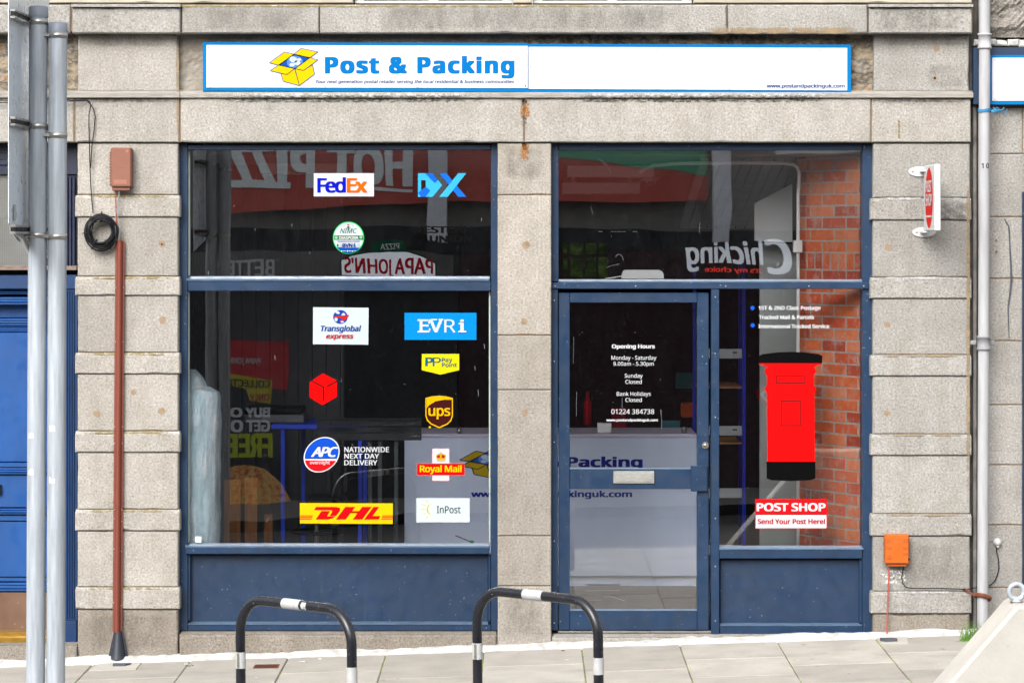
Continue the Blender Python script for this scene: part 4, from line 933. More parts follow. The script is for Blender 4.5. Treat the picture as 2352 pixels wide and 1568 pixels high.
# ------------------------------------------------------------------ utility boxes and cables
def rbox(x0, x1, z0, z1, y0, y1, r=.006):
    return MB().box(X(x0, y0), X(x1, y0), y0, y1, Z(z1, y0), Z(z0, y0), r)
ub = thing('utility_box', (X(277), -.07, Z(437)), 'brown plastic broadband box with hinge slots high on the left pillar', 'utility box')
rbox(254, 301.5, 339, 430, -.08, -.002, .008).build('body', M['brown_plastic'], ub)
mb = MB(); bx(mb, 257, 298, 431, 437.5, -.066, -.006, .003); bx(mb, 262, 293, 437.8, 439, -.06, -.01, .001); mb.build('cable_entry', M['brown_plastic'], ub)
mb = MB()
for i in range(12): mb.box(X(251.3, -.07), X(253.7, -.07), -.07, -.02, Z(349 + i * 6.6 + 4.6, -.07), Z(349 + i * 6.6, -.07), .001)
mb.build('hinge_lugs', M['brown_plastic'], ub)
mb = MB(); bx(mb, 261, 291, 413, 423, -.0812, -.0802, .0003); letters(mb, 'CityFibre', 263, 289, 421, 415.5, dplace(-.0818), .0); bx(mb, 289, 295, 344, 351, -.0812, -.0802, .0003); mb.disc(X(277, -.08), Z(384, -.08), -.083, -.0802, .004, 12, dome=1)
mb.build('embossing', paint('brown_embossed', lin((182, 120, 100)), .5, .05), ub)
cable = MB()
for rr, off in ((.0032, 0), (.0032, 1)):
    if off == 0: P = [(-60, 231), (20, 231), (80, 230), (153, 230), (176, 231), (200, 229.5), (208, 236), (209, 243), (205, 265), (203.5, 290), (204.5, 330), (206, 385), (208, 430), (211, 470), (213, 489)]
    else: P = [(-60, 235), (0, 236), (160, 233), (200, 232), (209, 240), (216, 252), (218, 268), (215, 300), (210, 340), (207.5, 386)]
    cable.tube([(X(a, -.04), -.05 if b < 226 + 40 else -.028, Z(b, -.04)) for a, b in P], rr, 8)
cable.build('cable', M['black_plastic'], label='thin black cable pair running down the left pillar to the cable coil', cat='cable')
coil = MB(); cx_, cz_ = X(231.5, -.07), Z(532, -.07)
for i in range(22):
    r = .082 + random.uniform(-.016, .022); ox, oz = random.uniform(-.006, .006), random.uniform(-.006, .006); yy = -.03 - random.uniform(0, .055)
    e = random.uniform(-.006, .006)
    coil.tube([(cx_ + ox + (r + e) * math.cos(t), yy + .006 * math.sin(3 * t + i), cz_ + oz + (r * 1.07 - e) * math.sin(t)) for t in [2 * math.pi * k / 36 for k in range(37)]], .0036, 7)
co_ = thing('cable_coil', (cx_, -.05, cz_ - .12), 'coil of black cable hanging beside the top of the brown conduit', 'cable coil')
coil.build('coil', M['black_plastic'], co_)
mb = MB()
for t in (R(88), R(185), R(300), R(240)):
    c_ = Vector((cx_ + .084 * math.cos(t), -.057, cz_ + .09 * math.sin(t))); rad = Vector((math.cos(t), 0, math.sin(t)))
    mb.tube([c_ + rad * .033 * math.cos(a) + Vector((0, 1, 0)) * .036 * math.sin(a) for a in [2 * math.pi * k / 16 for k in range(17)]], .0024, 6)
mb.build('cable_ties', M['black_plastic'], co_)
mb = MB(); mb.tube([(X(a, -.04), -.04, Z(b, -.04)) for a, b in ((265, 437), (266, 470), (268, 500), (270, 530), (271, 556))], .0038, 8)
mb.build('cable', M['orange'], label='short orange cable from the brown box into the conduit', cat='cable')
mb = MB()
for P in (((275, 437), (273, 450), (270, 470), (266, 495), (265, 520), (268, 550)), ((274, 437), (274, 455), (273, 480), (271, 505), (277, 525), (273, 552))): mb.tube([(X(a, -.05), -.055, Z(b, -.05)) for a, b in P], .0026, 7)
mb.build('cable', M['pipe_grey'], label='two thin grey and white cables below the brown box', cat='cable')
# conduit
cd = thing('conduit', (X(271), -.02, Z(1514)), 'long reddish brown cable conduit cover screwed down the left pillar', 'conduit')
mb = MB(); xT0, xT1, xB0, xB1 = 264.5, 286, 258, 280
n = 14; rows = []
for zz, a, b_ in ((553, xT0, xT1), (1000, (xT0 + xB0) / 2, (xT1 + xB1) / 2), (1451, xB0, xB1)):
    c_ = (X(a, -.03) + X(b_, -.03)) / 2; h = (X(b_, -.03) - X(a, -.03)) / 2
    prof = [(-h, -.019), (-h, -.024), (-h * .66, -.025)] + [(-h * .62 * math.cos(t), -.025 - .026 * math.sin(t)) for t in [math.pi * k / n for k in range(1, n)]] + [(h * .66, -.025), (h, -.024), (h, -.019)]
    rows.append([(c_ + u, y, Z(zz, -.03)) for u, y in prof])
L = len(rows[0]); mb.add([p for r in rows for p in r], [(i * L + k, i * L + k + 1, (i + 1) * L + k + 1, (i + 1) * L + k) for i in range(2) for k in range(L - 1)] + [tuple(range(L)), tuple(range(2 * L, 3 * L))])
mb.build('cover', M['brown_pvc'], cd)
mb = MB()
for zz in (660, 785, 980, 1018, 1170, 1191, 1260, 1384):
    k = (zz - 553) / 898; a = xT0 + (xB0 - xT0) * k + 2.2; b_ = xT1 + (xB1 - xT1) * k - 2.2
    mb.disc(X(a, -.03), Z(zz, -.03), -.0275, -.0245, .004, 10, dome=1); mb.disc(X(b_, -.03), Z(zz + (6 if zz > 1190 else 0), -.03), -.0275, -.0245, .004, 10, dome=1)
mb.build('screw_heads', M['chrome'], cd)
cn = MB(); z0, z1 = Z(1513, -.05), Z(1450, -.05); c_ = X(270, -.05)
rows = []
for z, h, dd in ((z1, .022, .028), ((z0 + z1) / 2, .034, .045), (z0, .048, .065)):
    rows.append([(c_ + h * math.cos(t), -.02 - dd * math.sin(t), z) for t in [math.pi * k / 10 for k in range(11)]])
cn.add([p for r in rows for p in r], [(i * 11 + k, i * 11 + k + 1, (i + 1) * 11 + k + 1, (i + 1) * 11 + k) for i in range(2) for k in range(10)], True)
for s_ in (-1, 1): cn.plate([(c_ + s_ * .022, z1), (c_ + s_ * .026, z1), (c_ + s_ * .062, z0), (c_ + s_ * .048, z0)], -.026, -.018)
cn.build('foot_guard', M['cone'], cd, label='dark grey flared foot guard')
# orange box on the right pillar
ob = thing('utility_box', (X(2060), -.05, Z(1300)), 'bright orange plastic utility box low on the right pillar', 'utility box')
rbox(2034, 2088, 1227, 1294, -.07, -.002, .006).build('body', M['orange_box'], ob)
mb = MB(); bx(mb, 2040, 2082, 1294.5, 1300, -.055, -.006, .002)
for i in range(7): mb.box(X(2031.3, -.06), X(2033.8, -.06), -.06, -.02, Z(1231 + i * 9 + 7, -.06), Z(1231 + i * 9, -.06), .001)
for i in (0, 5.6): mb.box(X(2088.3, -.06), X(2090.5, -.06), -.06, -.02, Z(1236 + i * 9 + 8, -.06), Z(1236 + i * 9, -.06), .001)
for (a, b_, c_, d_) in ((2036, 2047, 1236, 1246), (2075, 2086, 1236, 1246), (2036, 2048, 1254, 1261), (2074, 2086, 1254, 1261), (2036, 2047, 1275, 1284), (2074, 2086, 1268, 1274)): bx(mb, a, b_, c_, d_, -.0725, -.0702, .001)
mb.build('moulding', paint('orange_rib', lin((205, 98, 18)), .5, .06), ob)
mb = MB(); bx(mb, 2051, 2071, 1245.5, 1250, -.0715, -.0702, .0003); letters(mb, 'OPTICAL', 2053, 2069, 1249.4, 1246.2, dplace(-.0722)) if False else None; mb.build('emblem', M['orange_box'], ob)
mb = MB(); mb.disc(X(2084), Z(1281), -.0735, -.0702, .006, 12); mb.build('lock', M['black_plastic'], ob)
mb = MB(); P = [(2042.5, 1300, -.03), (2041, 1340, -.025), (2039.5, 1365, -.03), (2039, 1385, -.034), (2038, 1420, -.03), (2037, 1472, -.05)]
mb.tube([(X(a, c), c, Z(b, c)) for a, b, c in P], .0045, 8); mb.build('cable', M['salmon'], label='straight salmon orange cable from the orange box down to the pavement', cat='cable')
mb = MB(); P = [(2076, 1300), (2073, 1312), (2071, 1325), (2073, 1338), (2080, 1347), (2092, 1350), (2120, 1350), (2150, 1349.5), (2180, 1351), (2210, 1352), (2230, 1351), (2246, 1350), (2262, 1350), (2276, 1346), (2288, 1335), (2294, 1320), (2297, 1305), (2296, 1285), (2292, 1268), (2291, 1255)]
mb.tube([(X(a, -.025), (-.028 if a < 2225 else (-.03 if a < 2240 else .018)), Z(b, -.025)) for a, b in P], .0034, 8); mb.build('cable', M['black_plastic'], label='black cable looping from the orange box behind the downpipe to a white cap', cat='cable')
mb = MB(); mb.disc(X(2292.5), Z(1245.5), -.01, .028, .026, 24, dome=1); mb.box(X(2289.5), X(2295.5), .005, .028, Z(1257), Z(1250), .002); mb.build('wall_cap', M['white'], label='round white plastic cap on the granite wall right of the downpipe', cat='wall cap')
def gp(dx, dy):   # a point of the pavement from the drawing
    y = -.2
    for _ in range(12):
        x = X(dx, y); z = GZ(x, y); y = F * (CZ - z) / (dy - HY) - CD
    return X(dx, y), y, GZ(X(dx, y), y)
x, y, z = gp(2040, 1472); mb = MB(); pts = [(x - .045, y + .02), (x - .05, y - .0), (x - .02, y - .045), (x + .05, y - .04), (x + .055, y + .0), (x + .03, y + .022)]
mb.add([(a, b, z + .004) for a, b in pts] + [(a, b, z + .02) for a, b in pts], [tuple(range(6)), tuple(range(6, 12))] + [(i, (i + 1) % 6, 6 + (i + 1) % 6, 6 + i) for i in range(6)]); mb.build('slate_piece', M['slate'], label='chip of dark slate laid over the foot of the salmon cable', cat='slate')
x, y, z = gp(278, 1528); mb = MB(); pts = [(x - .05, y + .02), (x - .045, y - .035), (x + .03, y - .04), (x + .06, y + .02)]
mb.add([(a, b, z + .004) for a, b in pts] + [(a, b, z + .014) for a, b in pts], [tuple(range(4)), tuple(range(4, 8))] + [(i, (i + 1) % 4, 4 + (i + 1) % 4, 4 + i) for i in range(4)]); mb.build('slate_piece', M['slate'], label='chip of dark slate on the pavement below the conduit foot', cat='slate')

# pale repair patches in the paving, iron grate
def gpatch(quad, mat, name, label, cat, h=.004):
    mb = MB(); P = [gp(a, b) for a, b in quad]; n = len(P)
    mb.add([(p[0], p[1], p[2] - .004) for p in P] + [(p[0], p[1], p[2] + h) for p in P], [tuple(range(n, 2 * n))] + [(i, (i + 1) % n, n + (i + 1) % n, n + i) for i in range(n)])
    return mb.build(name, mat, label=label, cat=cat)
M['pale_patch'] = paint('pale_repair', (.62, .59, .53), .9, .06)
gpatch([(205, 1540), (236, 1517), (330, 1516), (312, 1537)], M['pale_patch'], 'paving_patch', 'pale mortar repair in the paving below the conduit', 'paving patch')
gpatch([(2022, 1478), (2016, 1464), (2082, 1462), (2086, 1478)], M['pale_patch'], 'paving_patch', 'pale mortar repair in the paving below the orange box', 'paving patch')
gr = thing('drain_grate', gp(612, 1530), 'small rusty iron grate set in the pavement by the left bike stand', 'drain grate')
mb = MB(); P = [gp(a, b) for a, b in ((580, 1535), (586, 1526), (643, 1525), (639, 1534.5))]
mb.add([(p[0], p[1], p[2] + .003) for p in P], [(0, 1, 2, 3)]); mb.build('rim', M['rust'], gr)
mb = MB(); A, B, C_, D_ = [Vector(p) for p in P]
for i in range(9):
    u0, u1 = .08 + i * .096, .08 + i * .096 + .045
    if i in (2, 4, 6): pass
    q = [A.lerp(D_, u0).lerp(B.lerp(C_, u0), .18), A.lerp(D_, u1).lerp(B.lerp(C_, u1), .18), A.lerp(D_, u1).lerp(B.lerp(C_, u1), .82), A.lerp(D_, u0).lerp(B.lerp(C_, u0), .82)]
    mb.add([(v.x, v.y, v.z + .0045) for v in q], [(0, 1, 2, 3)])
mb.build('slots', M['black_plastic'], gr)

# ------------------------------------------------------------------ bike stands
def make_stand():
    L, H, rr, rt = .82, .80, .17, .0243
    t = thing('bike_stand', (0, 0, 0), '', 'bike stand', 'bike stands on the pavement')
    def path(s):      # point at arc parameter along stand, local x from 0..L
        return s
    pts = [(0, 0, -.1)]; 
    Lz = H - rr - .02
    for k in range(6): pts.append((0, 0, Lz * k / 5))
    for k in range(1, 13): a = math.pi - k / 12 * math.pi / 2; pts.append((rr + rr * math.cos(a), 0, H - rr + rr * math.sin(a)))
    for k in range(1, 7): pts.append((rr + (L - 2 * rr) * k / 6, 0, H))
    for k in range(1, 13): a = math.pi / 2 - k / 12 * math.pi / 2; pts.append((L - rr + rr * math.cos(a), 0, H - rr + rr * math.sin(a)))
    for k in range(1, 7): pts.append((L, 0, Lz * (1 - k / 6)))
    pts.append((L, 0, -.1))
    def col(mb, P, r): return mb.tube(P, r, 20)
    mb = MB(); col(mb, pts, rt); mb.build('tube', M['rack_black'], t)
    mb = MB(); mb.tube([(.335, 0, H), (.465, 0, H)], rt + .0016, 20); mb.build('reflective_band', M['rack_white'], t)
    for x0 in (0, L):
        mb = MB(); mb.tube([(x0, 0, .455), (x0, 0, .535)], rt + .0016, 20); bnd = mb.build('reflective_band', M['rack_white'], t)
        mb = MB()
        if x0 == 0:
            mb.box(.003, .017, -.0275, -.0235, .457, .533, .001)
            for zz in (.47, .495, .522): mb.disc(.010, zz, -.029, -.0276, .0022, 8)
            mb.build('rivet_strip', M['chrome'], bnd)
    return t
st = make_stand()
p1 = Vector((-1.403, -3.28, 0)); ang = math.atan2(-.57, .585)
zg = GZ(-1.1, -3.5) + (.785 - .80) - .0
st.location = (p1.x, p1.y, GZ(-1.1, -3.5) - .010); st.rotation_euler = (0, 0, ang)
st['label'] = 'left black bike stand with white bands, in front of the shop window panel'
st2 = dup(st, (-.232, -3.22, GZ(.05, -3.5) - .012), ang, 'right black bike stand with white bands, in front of the middle pillar and door')
for s_, lab in ((st, 0), (st2, 1)): s_.rotation_euler = (0, R(-1.0), ang)
mb = MB(); mb.tube([(.49, 0, .80), (.55, 0, .80)], .0252, 20); 
# torn sticker remnant only on the left stand
o = MB(); o.tube([(.475, .0, .8005), (.525, .0, .8005)], .0250, 20)
rem = o.build('sticker_remnant', stainmat('torn_sticker', (.75, .76, .78), .55, 60), None, loc=(0, 0, 0)); rem.parent = st; rem.location = (0, 0, 0)

# ------------------------------------------------------------------ road sign on its two poles
YPOLE = -3.6; sc_ = F / (CD + YPOLE)
def pole(cxt, cxb, top, name, label):
    zt = Z(top, YPOLE); zb = GZ(X(cxb, YPOLE), YPOLE) - .02
    xt_, xb_ = X(cxt, YPOLE), X(cxb, YPOLE)
    slope = (xt_ - xb_) / (Z(top, YPOLE) - Z(1568, YPOLE)); xg = xb_ - slope * (Z(1568, YPOLE) - zb)
    t = thing(name, (xg, YPOLE, zb), label, 'pole')
    r = 21.3 / sc_
    mb = MB(); mb.tube([(xg, YPOLE, zb), (xt_, YPOLE, zt - .04)], r, 32, cap=True); mb.build('tube', M['galv'], t)
    mb = MB(); mb.lathe([(r + .0025, zt - .055), (r + .0025, zt - .006), (r - .004, zt), (0.001, zt + .002)], xt_, YPOLE, 32); mb.build('cap', M['galv_cap'], t)
    return t, (lambda z: xg + slope * (z - zb)), r
pA, fA, rA = pole(88.5, 81.5, 15, 'sign_pole', 'taller left galvanised steel pole carrying the metal sign')
pB, fB, rB = pole(133, 128, 52, 'sign_pole', 'shorter right galvanised steel pole close behind the taller one')
for t, f, r in ((pA, fA, rA), (pB, fB, rB)): pass
# faint tape marks and sticker scraps
for t, f, r, zz, ww in ((pA, fA, rA, 1000, .05), (pA, fA, rA, 1084, .055), (pB, fB, rB, 984, .045), (pB, fB, rB, 1103, .05)):
    z = Z(zz, YPOLE); mb = MB(); a0 = -2.4 if t is pA else -2.25
    n = 8; vs = []
    for k in range(n + 1):
        a = a0 + k * .09; vs += [(f(z) + (r + .0012) * math.cos(a), YPOLE + (r + .0012) * math.sin(a), z + dz) for dz in (-.014 + random.uniform(0, .006), .016 + random.uniform(-.008, .008))]
    mb.add(vs, [(2 * k, 2 * k + 2, 2 * k + 3, 2 * k + 1) for k in range(n)]); mb.build('sticker_scrap', M['white'], t)
sg = thing('road_sign', (-2.41, -3.5, Z(593, -3)), 'grey metal back of a large traffic sign seen almost edge-on at the top left', 'road sign')
xS = -2.418; yN, yFar = -4.02, -2.97
zb = Z(593, yFar); zt = Z(50, yFar) + .06
pts = [(yFar, zb), (yN + .22, Z(552, yN)), (yN + .03, Z(524, yN)), (yN, Z(512, yN)), (yN, 4.6), (yFar + .55, 4.6), (yFar + .04, zt + .02), (yFar, zt - .03)]
mb = MB(); n = len(pts); mb.add([(xS - .003, a, b) for a, b in pts] + [(xS, a, b) for a, b in pts], [tuple(range(n)), tuple(range(n, 2 * n))] + [(i, (i + 1) % n, n + (i + 1) % n, n + i) for i in range(n)])
mb.build('panel', M['alu'], sg)
for zz in (36, 281, 527):
    z = Z(zz, -3.9); mb = MB(); mb.box(xS + .0005, xS + .03, yN + .01, yFar - .02, z - .022, z - .010, .002); mb.box(xS + .0005, xS + .03, yN + .01, yFar - .02, z + .010, z + .022, .002); mb.box(xS + .0005, xS + .006, yN + .01, yFar - .02, z - .0098, z + .0098)
    rl = mb.build('rail', M['steel'], sg)
    mb = MB(); mb.box(xS + .0062, xS + .024, yN + .012, yFar - .03, z - .0096, z + .0096); mb.build('rail_slot', M['black_plastic'], rl)
for (t, f, r, zz) in ((pA, fA, rA, 51), (pA, fA, rA, 290), (pA, fA, rA, 540), (pB, fB, rB, 82), (pB, fB, rB, 311), (pB, fB, rB, 543)):
    z = Z(zz, YPOLE); mb = MB(); x = f(z)
    mb.lathe([(r - .001, z - .013), (r + .003, z - .013), (r + .003, z + .013), (r - .001, z + .013)], x, YPOLE, 28)
    mb.box(x - r - .035, x - r + .012, YPOLE - .034, YPOLE - .02, z - .008, z + .008, .003)
    mb.build('clamp', M['steel'], sg)
mb = MB(); mb.add([(xS + .004, a, b) for a, b in ((-3.92, Z(470, -3.92)), (-3.85, Z(470, -3.85)), (-3.85, Z(507, -3.85)), (-3.92, Z(507, -3.92)))], [(0, 1, 2, 3)]); mb.build('maker_label', vinyl((215, 220, 228)), sg)
mb = MB(); A_ = (xS, yN + .02, Z(526, yN)); B_ = (xS + .0, yN + .32, Z(556, yN + .3)); C2 = (xS + .055, yN + .2, Z(585, yN + .2)); Dm = (xS + .06, yN + .22, Z(556, yN + .2))
mb.add([A_, B_, C2, Dm, (xS + .03, yN + .08, Z(545, yN))], [(0, 4, 3), (4, 2, 3), (0, 1, 3), (1, 2, 3)], True); mb.build('peeled_film', M['steel'], sg)

# ------------------------------------------------------------------ concrete block with lifting eye
YB = -4.5
cb = thing('concrete_block', (X(2400, YB), YB + .5, GZ(2.2, -5)), 'pale concrete security block with sloping sides at the bottom right corner', 'concrete block')
xl = X(2328, YB); zt = Z(1391, YB); xr = xl + 1.2; zb = GZ(2, YB) - .01; sl_ = .85
hh = zt - zb; run = hh * sl_
def ring(z, ins, yf, yb_): return [(xl - (zt - z) * sl_ + ins, yf, z), (xr + (zt - z) * sl_ - ins, yf, z), (xr + (zt - z) * sl_ - ins, yb_, z), (xl - (zt - z) * sl_ + ins, yb_, z)]
P = [(xl - run, zb), (xr + run, zb), (xr, zt - .012), (xr - .02, zt), (xl + .02, zt), (xl, zt - .014)]
c_ = .012
Q = [(xl - run + c_, zb), (xr + run - c_, zb), (xr - c_, zt - .020), (xr - .03, zt - c_), (xl + .026, zt - c_), (xl + c_, zt - .026)]
mb = MB(); vs = [(a, YB, b) for a, b in Q] + [(a, YB + c_, b) for a, b in P] + [(a, YB + .27, b) for a, b in P] + [(a, YB + .27 + c_, b) for a, b in Q]
mb.add(vs, [tuple(range(6)), tuple(range(18, 24))] + [(6 * k + i, 6 * k + (i + 1) % 6, 6 * k + 6 + (i + 1) % 6, 6 * k + 6 + i) for k in range(3) for i in range(6)])
def concmat():
    m, nt, b = newmat('cast_concrete'); co = coords(nt)
    a = ramp(nt, noise(nt, co, 3, 7, .6), [(.3, (.26, .25, .228)), (.7, (.335, .32, .295))])
    a = mix(nt, a, (.28, .2, .14), ramp(nt, noise(nt, co, 34, 2), [(.68, g(0)), (.74, g(.6))]))
    a = mix(nt, a, (.3, .27, .23), ramp(nt, noise(nt, coords(nt, (3, 3, .5)), 2.3, 5), [(.54, g(0)), (.7, g(.4))]))
    nt.links.new(a, b.inputs['Base Color']); b.inputs['Roughness'].default_value = .9; bump(nt, b, noise(nt, co, 60, 5), .5, .003); return m
mb.build('block', concmat(), cb)
mb = MB(); cxr, czr = X(2335, YB + .13), zt + .048
mb.tube([(cxr + .034 * math.cos(t), YB + .13, czr + .034 * math.sin(t)) for t in [2 * math.pi * k / 32 for k in range(33)]], .0115, 12); mb.lathe([(.022, zt - .003), (.022, zt + .008), (.014, zt + .016)], cxr, YB + .13, 16)
eye = mb.build('lifting_eye', M['galv'], cb)
mb = MB(); mb.tube([(cxr + .03 + .045 * k, YB + .13 - .01, czr - .008 - .025 * k) for k in range(3)], .009, 10); mb.build('shackle', M['galv'], eye)
mb = MB(); mb.lathe([(.030, zt + .0005), (.026, zt + .003), (.0, zt + .0035)], cxr, YB + .13, 16); mb.build('rust_ring', M['rust'], eye)

# ------------------------------------------------------------------ weeds, grass, litter
def weed(dx, dy, label, n=40, w_=.05, h=.05, s=.012, wall=False):
    x, y, z = gp(dx, dy) if not wall else (X(dx, -.03), -.035, Z(dy, -.03))
    mb = MB()
    for _ in range(n):
        px_, py_, pz = x + random.gauss(0, w_ * .4), y + random.gauss(0, .012), z + random.random() ** 1.3 * h
        a = Vector((random.uniform(-1, 1), random.uniform(-1, .3), random.uniform(-.3, 1))).normalized(); b_ = a.cross(Vector((random.random(), random.random(), random.random() + .1))).normalized()
        q = s * random.uniform(.6, 1.2); c_ = Vector((px_, py_, pz))
        mb.add([c_, c_ + a * q * .6 + b_ * q * .45, c_ + a * q * 1.2, c_ + a * q * .6 - b_ * q * .45], [(0, 1, 2, 3)])
    for _ in range(max(2, n // 8)):
        mb.tube([(x + random.gauss(0, w_ * .2), y, z - .004), (x + random.gauss(0, w_ * .4), y - .004, z + h * .7)], .0012, 5)
    mb.build('weed', M['leaf'], label=label, cat='weed')
weed(657, 1505, 'small green weed at the wall foot between the two legs of the left bike stand', 70, .11, .035)
weed(1274, 1457, 'small green weed at the foot of the door frame beside the middle pillar', 26, .04, .04)
weed(1990, 1455, 'tiny clover-like weed at the bottom right corner of the shopfront', 24, .04, .03)
weed(433, 1530, 'tiny tuft of moss in the paving joint left of the left bike stand', 14, .03, .01)
gt = MB(); x, y, z = gp(2238, 1470)
for i in range(150):
    bx0 = x + random.gauss(0, .045); by0 = y + random.uniform(-.05, .04); L_ = random.uniform(.05, .15); dx_ = random.gauss(0, .5); dy_ = random.uniform(-.5, .1)
    prev = None; pts = []
    for k in range(4):
        t = k / 3; pts.append((bx0 + dx_ * L_ * t * t, by0 + dy_ * L_ * t * t, z - .005 + L_ * t * (1 - .25 * t * abs(dx_))))
    wd = .0024
    gt.add([(p[0] - wd * (1 - i_ / 3.2), p[1], p[2]) for i_, p in enumerate(pts)] + [(p[0] + wd * (1 - i_ / 3.2), p[1], p[2]) for i_, p in enumerate(pts)], [(k, k + 1, 5 + k, 4 + k) for k in range(3)])
gt.build('grass_tuft', M['grass'], label='bright green grass tuft growing at the foot of the downpipe', cat='grass tuft')
def scrap(dx, dy, w_, label, mat=None):
    x, y, z = gp(dx, dy); mb = MB(); n = 7; pts = [(x + w_ * random.uniform(.5, 1) * math.cos(t), y + w_ * .6 * random.uniform(.5, 1) * math.sin(t), z + random.uniform(.004, .008)) for t in [2 * math.pi * k / n for k in range(n)]]
    mb.add(pts + [(p[0], p[1], z + .001) for p in pts], [tuple(range(n))] + [(i, (i + 1) % n, n + (i + 1) % n, n + i) for i in range(n)]); mb.build('litter', mat or M['white'], label=label, cat='litter')
scrap(697, 1519, .03, 'flat white litter scrap on the paving just right of the small grate'); scrap(428, 1525, .016, 'tiny white chip on the paving near the moss tuft')
scrap(1293, 1494, .014, 'small brown stone on the paving below the door', M['mortar']); scrap(735, 1514, .013, 'tiny white speck of litter left of the right leg of the left bike stand')

# ------------------------------------------------------------------ the shop's inside
room = thing('shop_interior', (0, 3, .1), 'dark shop interior with grey ceiling and boarded partition behind the glass', 'room')
ALB = 1.0  # indoor colours stay unscaled, so the room looks better lit against the street
M['white'] = paint('white_indoor_plastic', (.86, .87, .86), .4, .04, bumpy=0); M['pipe_grey'] = paint('grey_shelf_metal', (.38, .40, .42), .5, .08)
mdark = paint('dim_room_wall', (.035, .037, .042), .8, .15); mblack = paint('dim_room_back_wall', (.009, .010, .013), .8, .2)  # near-black wall colours stand in for the dimness of the room
xl_, xr_ = X(418, .3), X(2080, .3); zc, zf = 3.0, .08
mb = MB(); mb.box(xl_, xr_ + .3, .3, 6.2, zf - .05, zf); 
mfl = paint('carpet', lin((104, 96, 94)), .95, .22, bumpy=.8, scale=90); mb.build('floor', mfl, room)
mb = MB(); mb.box(xl_, xr_ + .3, .26, 6.2, zc, zc + .1); mb.box(xl_, X(1142, .3), .21, .259, zc - .0, Z(320, .3)); mb.box(X(1262, .3), xr_, .21, .259, zc, Z(320, .3)); mb.build('ceiling', paint('ceiling_paint', (.40, .39, .37), .9, .12), room)
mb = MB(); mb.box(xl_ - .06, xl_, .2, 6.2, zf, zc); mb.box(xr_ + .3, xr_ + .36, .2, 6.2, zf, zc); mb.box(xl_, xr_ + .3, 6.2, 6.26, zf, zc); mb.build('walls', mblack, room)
mb = MB()
x = xl_ + .01
while x < X(790, 2.9): mb.box(x, min(x + .098, X(790, 2.9)), 2.9, 2.93, zf, zc - .002, .004); x += .101
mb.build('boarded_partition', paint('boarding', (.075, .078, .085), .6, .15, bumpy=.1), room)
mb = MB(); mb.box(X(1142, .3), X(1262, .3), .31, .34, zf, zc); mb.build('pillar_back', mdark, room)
# brick pier
bwall = MB(); th = R(55); p0 = Vector((X(1996, .2), .17)); dv = Vector((-math.cos(th), math.sin(th))); nv = Vector((-math.sin(th), -math.cos(th)))
Lw = .60; ch_ = .0735
def brick(u0, u1, z0, z1, d_=.0, ret=False):
    b_ = MB(); j = random.uniform(-.0015, .0015)
    b_.box(u0, u1, -.0 + j, .09, z0, z1, .003)
    if not ret: vs = [(p0.x + dv.x * v[0] - nv.x * v[1], p0.y + dv.y * v[0] - nv.y * v[1], v[2]) for v in b_.v]
    else:
        q0 = p0 + dv * Lw; e = Vector((-.42, .91)).normalized(); m_ = Vector((-.91, -.42))
        vs = [(q0.x + e.x * v[0] - m_.x * v[1], q0.y + e.y * v[0] - m_.y * v[1], v[2]) for v in b_.v]
    bwall.add(vs, b_.f)
row = 0; z = zf
zs = Z(612, .4); rows = []
while z < zc - .01:
    h = .065
    if abs(z - (zs)) < .04 and not any(r_[2] for r_ in rows):
        rows.append((z, .102, True)); z += .111
    else: rows.append((z, h, False)); z += ch_
for row, (z, h, sold) in enumerate(rows):
    z1 = min(z + h, zc - .002)
    if sold:
        u = .0
        while u < Lw: brick(u, min(u + .065, Lw), z, z1); u += .0745
    else:
        off = 0 if row % 2 else -.1125; u = off
        while u < Lw:
            a, b_ = max(u, 0), min(u + .215, Lw)
            if b_ - a > .02: brick(a, b_, z, z1)
            u += .225
    for k in range(2):
        a = k * .225 - (.1125 if row % 2 else 0)
        if min(a + .215, .12) - max(a, 0) > .02: brick(max(a, 0.002), min(a + .215, .12), z, z1, ret=True)
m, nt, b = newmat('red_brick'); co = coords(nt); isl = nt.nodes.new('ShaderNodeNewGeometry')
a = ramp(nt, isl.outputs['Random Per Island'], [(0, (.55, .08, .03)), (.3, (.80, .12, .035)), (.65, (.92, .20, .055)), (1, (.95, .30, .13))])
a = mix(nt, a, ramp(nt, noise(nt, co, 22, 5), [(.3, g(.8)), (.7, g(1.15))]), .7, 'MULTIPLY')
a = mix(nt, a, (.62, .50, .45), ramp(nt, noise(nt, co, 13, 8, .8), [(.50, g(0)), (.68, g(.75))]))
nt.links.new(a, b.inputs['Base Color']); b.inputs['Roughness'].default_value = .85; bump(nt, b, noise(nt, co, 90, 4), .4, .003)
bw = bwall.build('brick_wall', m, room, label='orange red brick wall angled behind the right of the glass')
mb = MB()
q0 = p0 - nv * .002; q1 = q0 + dv * (Lw - .006); e = Vector((-.42, .91)).normalized(); q2 = q1 + e * .12
for A_, B_ in ((q0, q1), (q1, q2)): mb.add([(A_.x, A_.y, zf), (B_.x, B_.y, zf), (B_.x, B_.y, zc - .003), (A_.x, A_.y, zc - .003)], [(0, 1, 2, 3)])
mb.build('brick_mortar', paint('brick_mortar', (.50, .46, .41), .95, .2, bumpy=.5, scale=30), room)
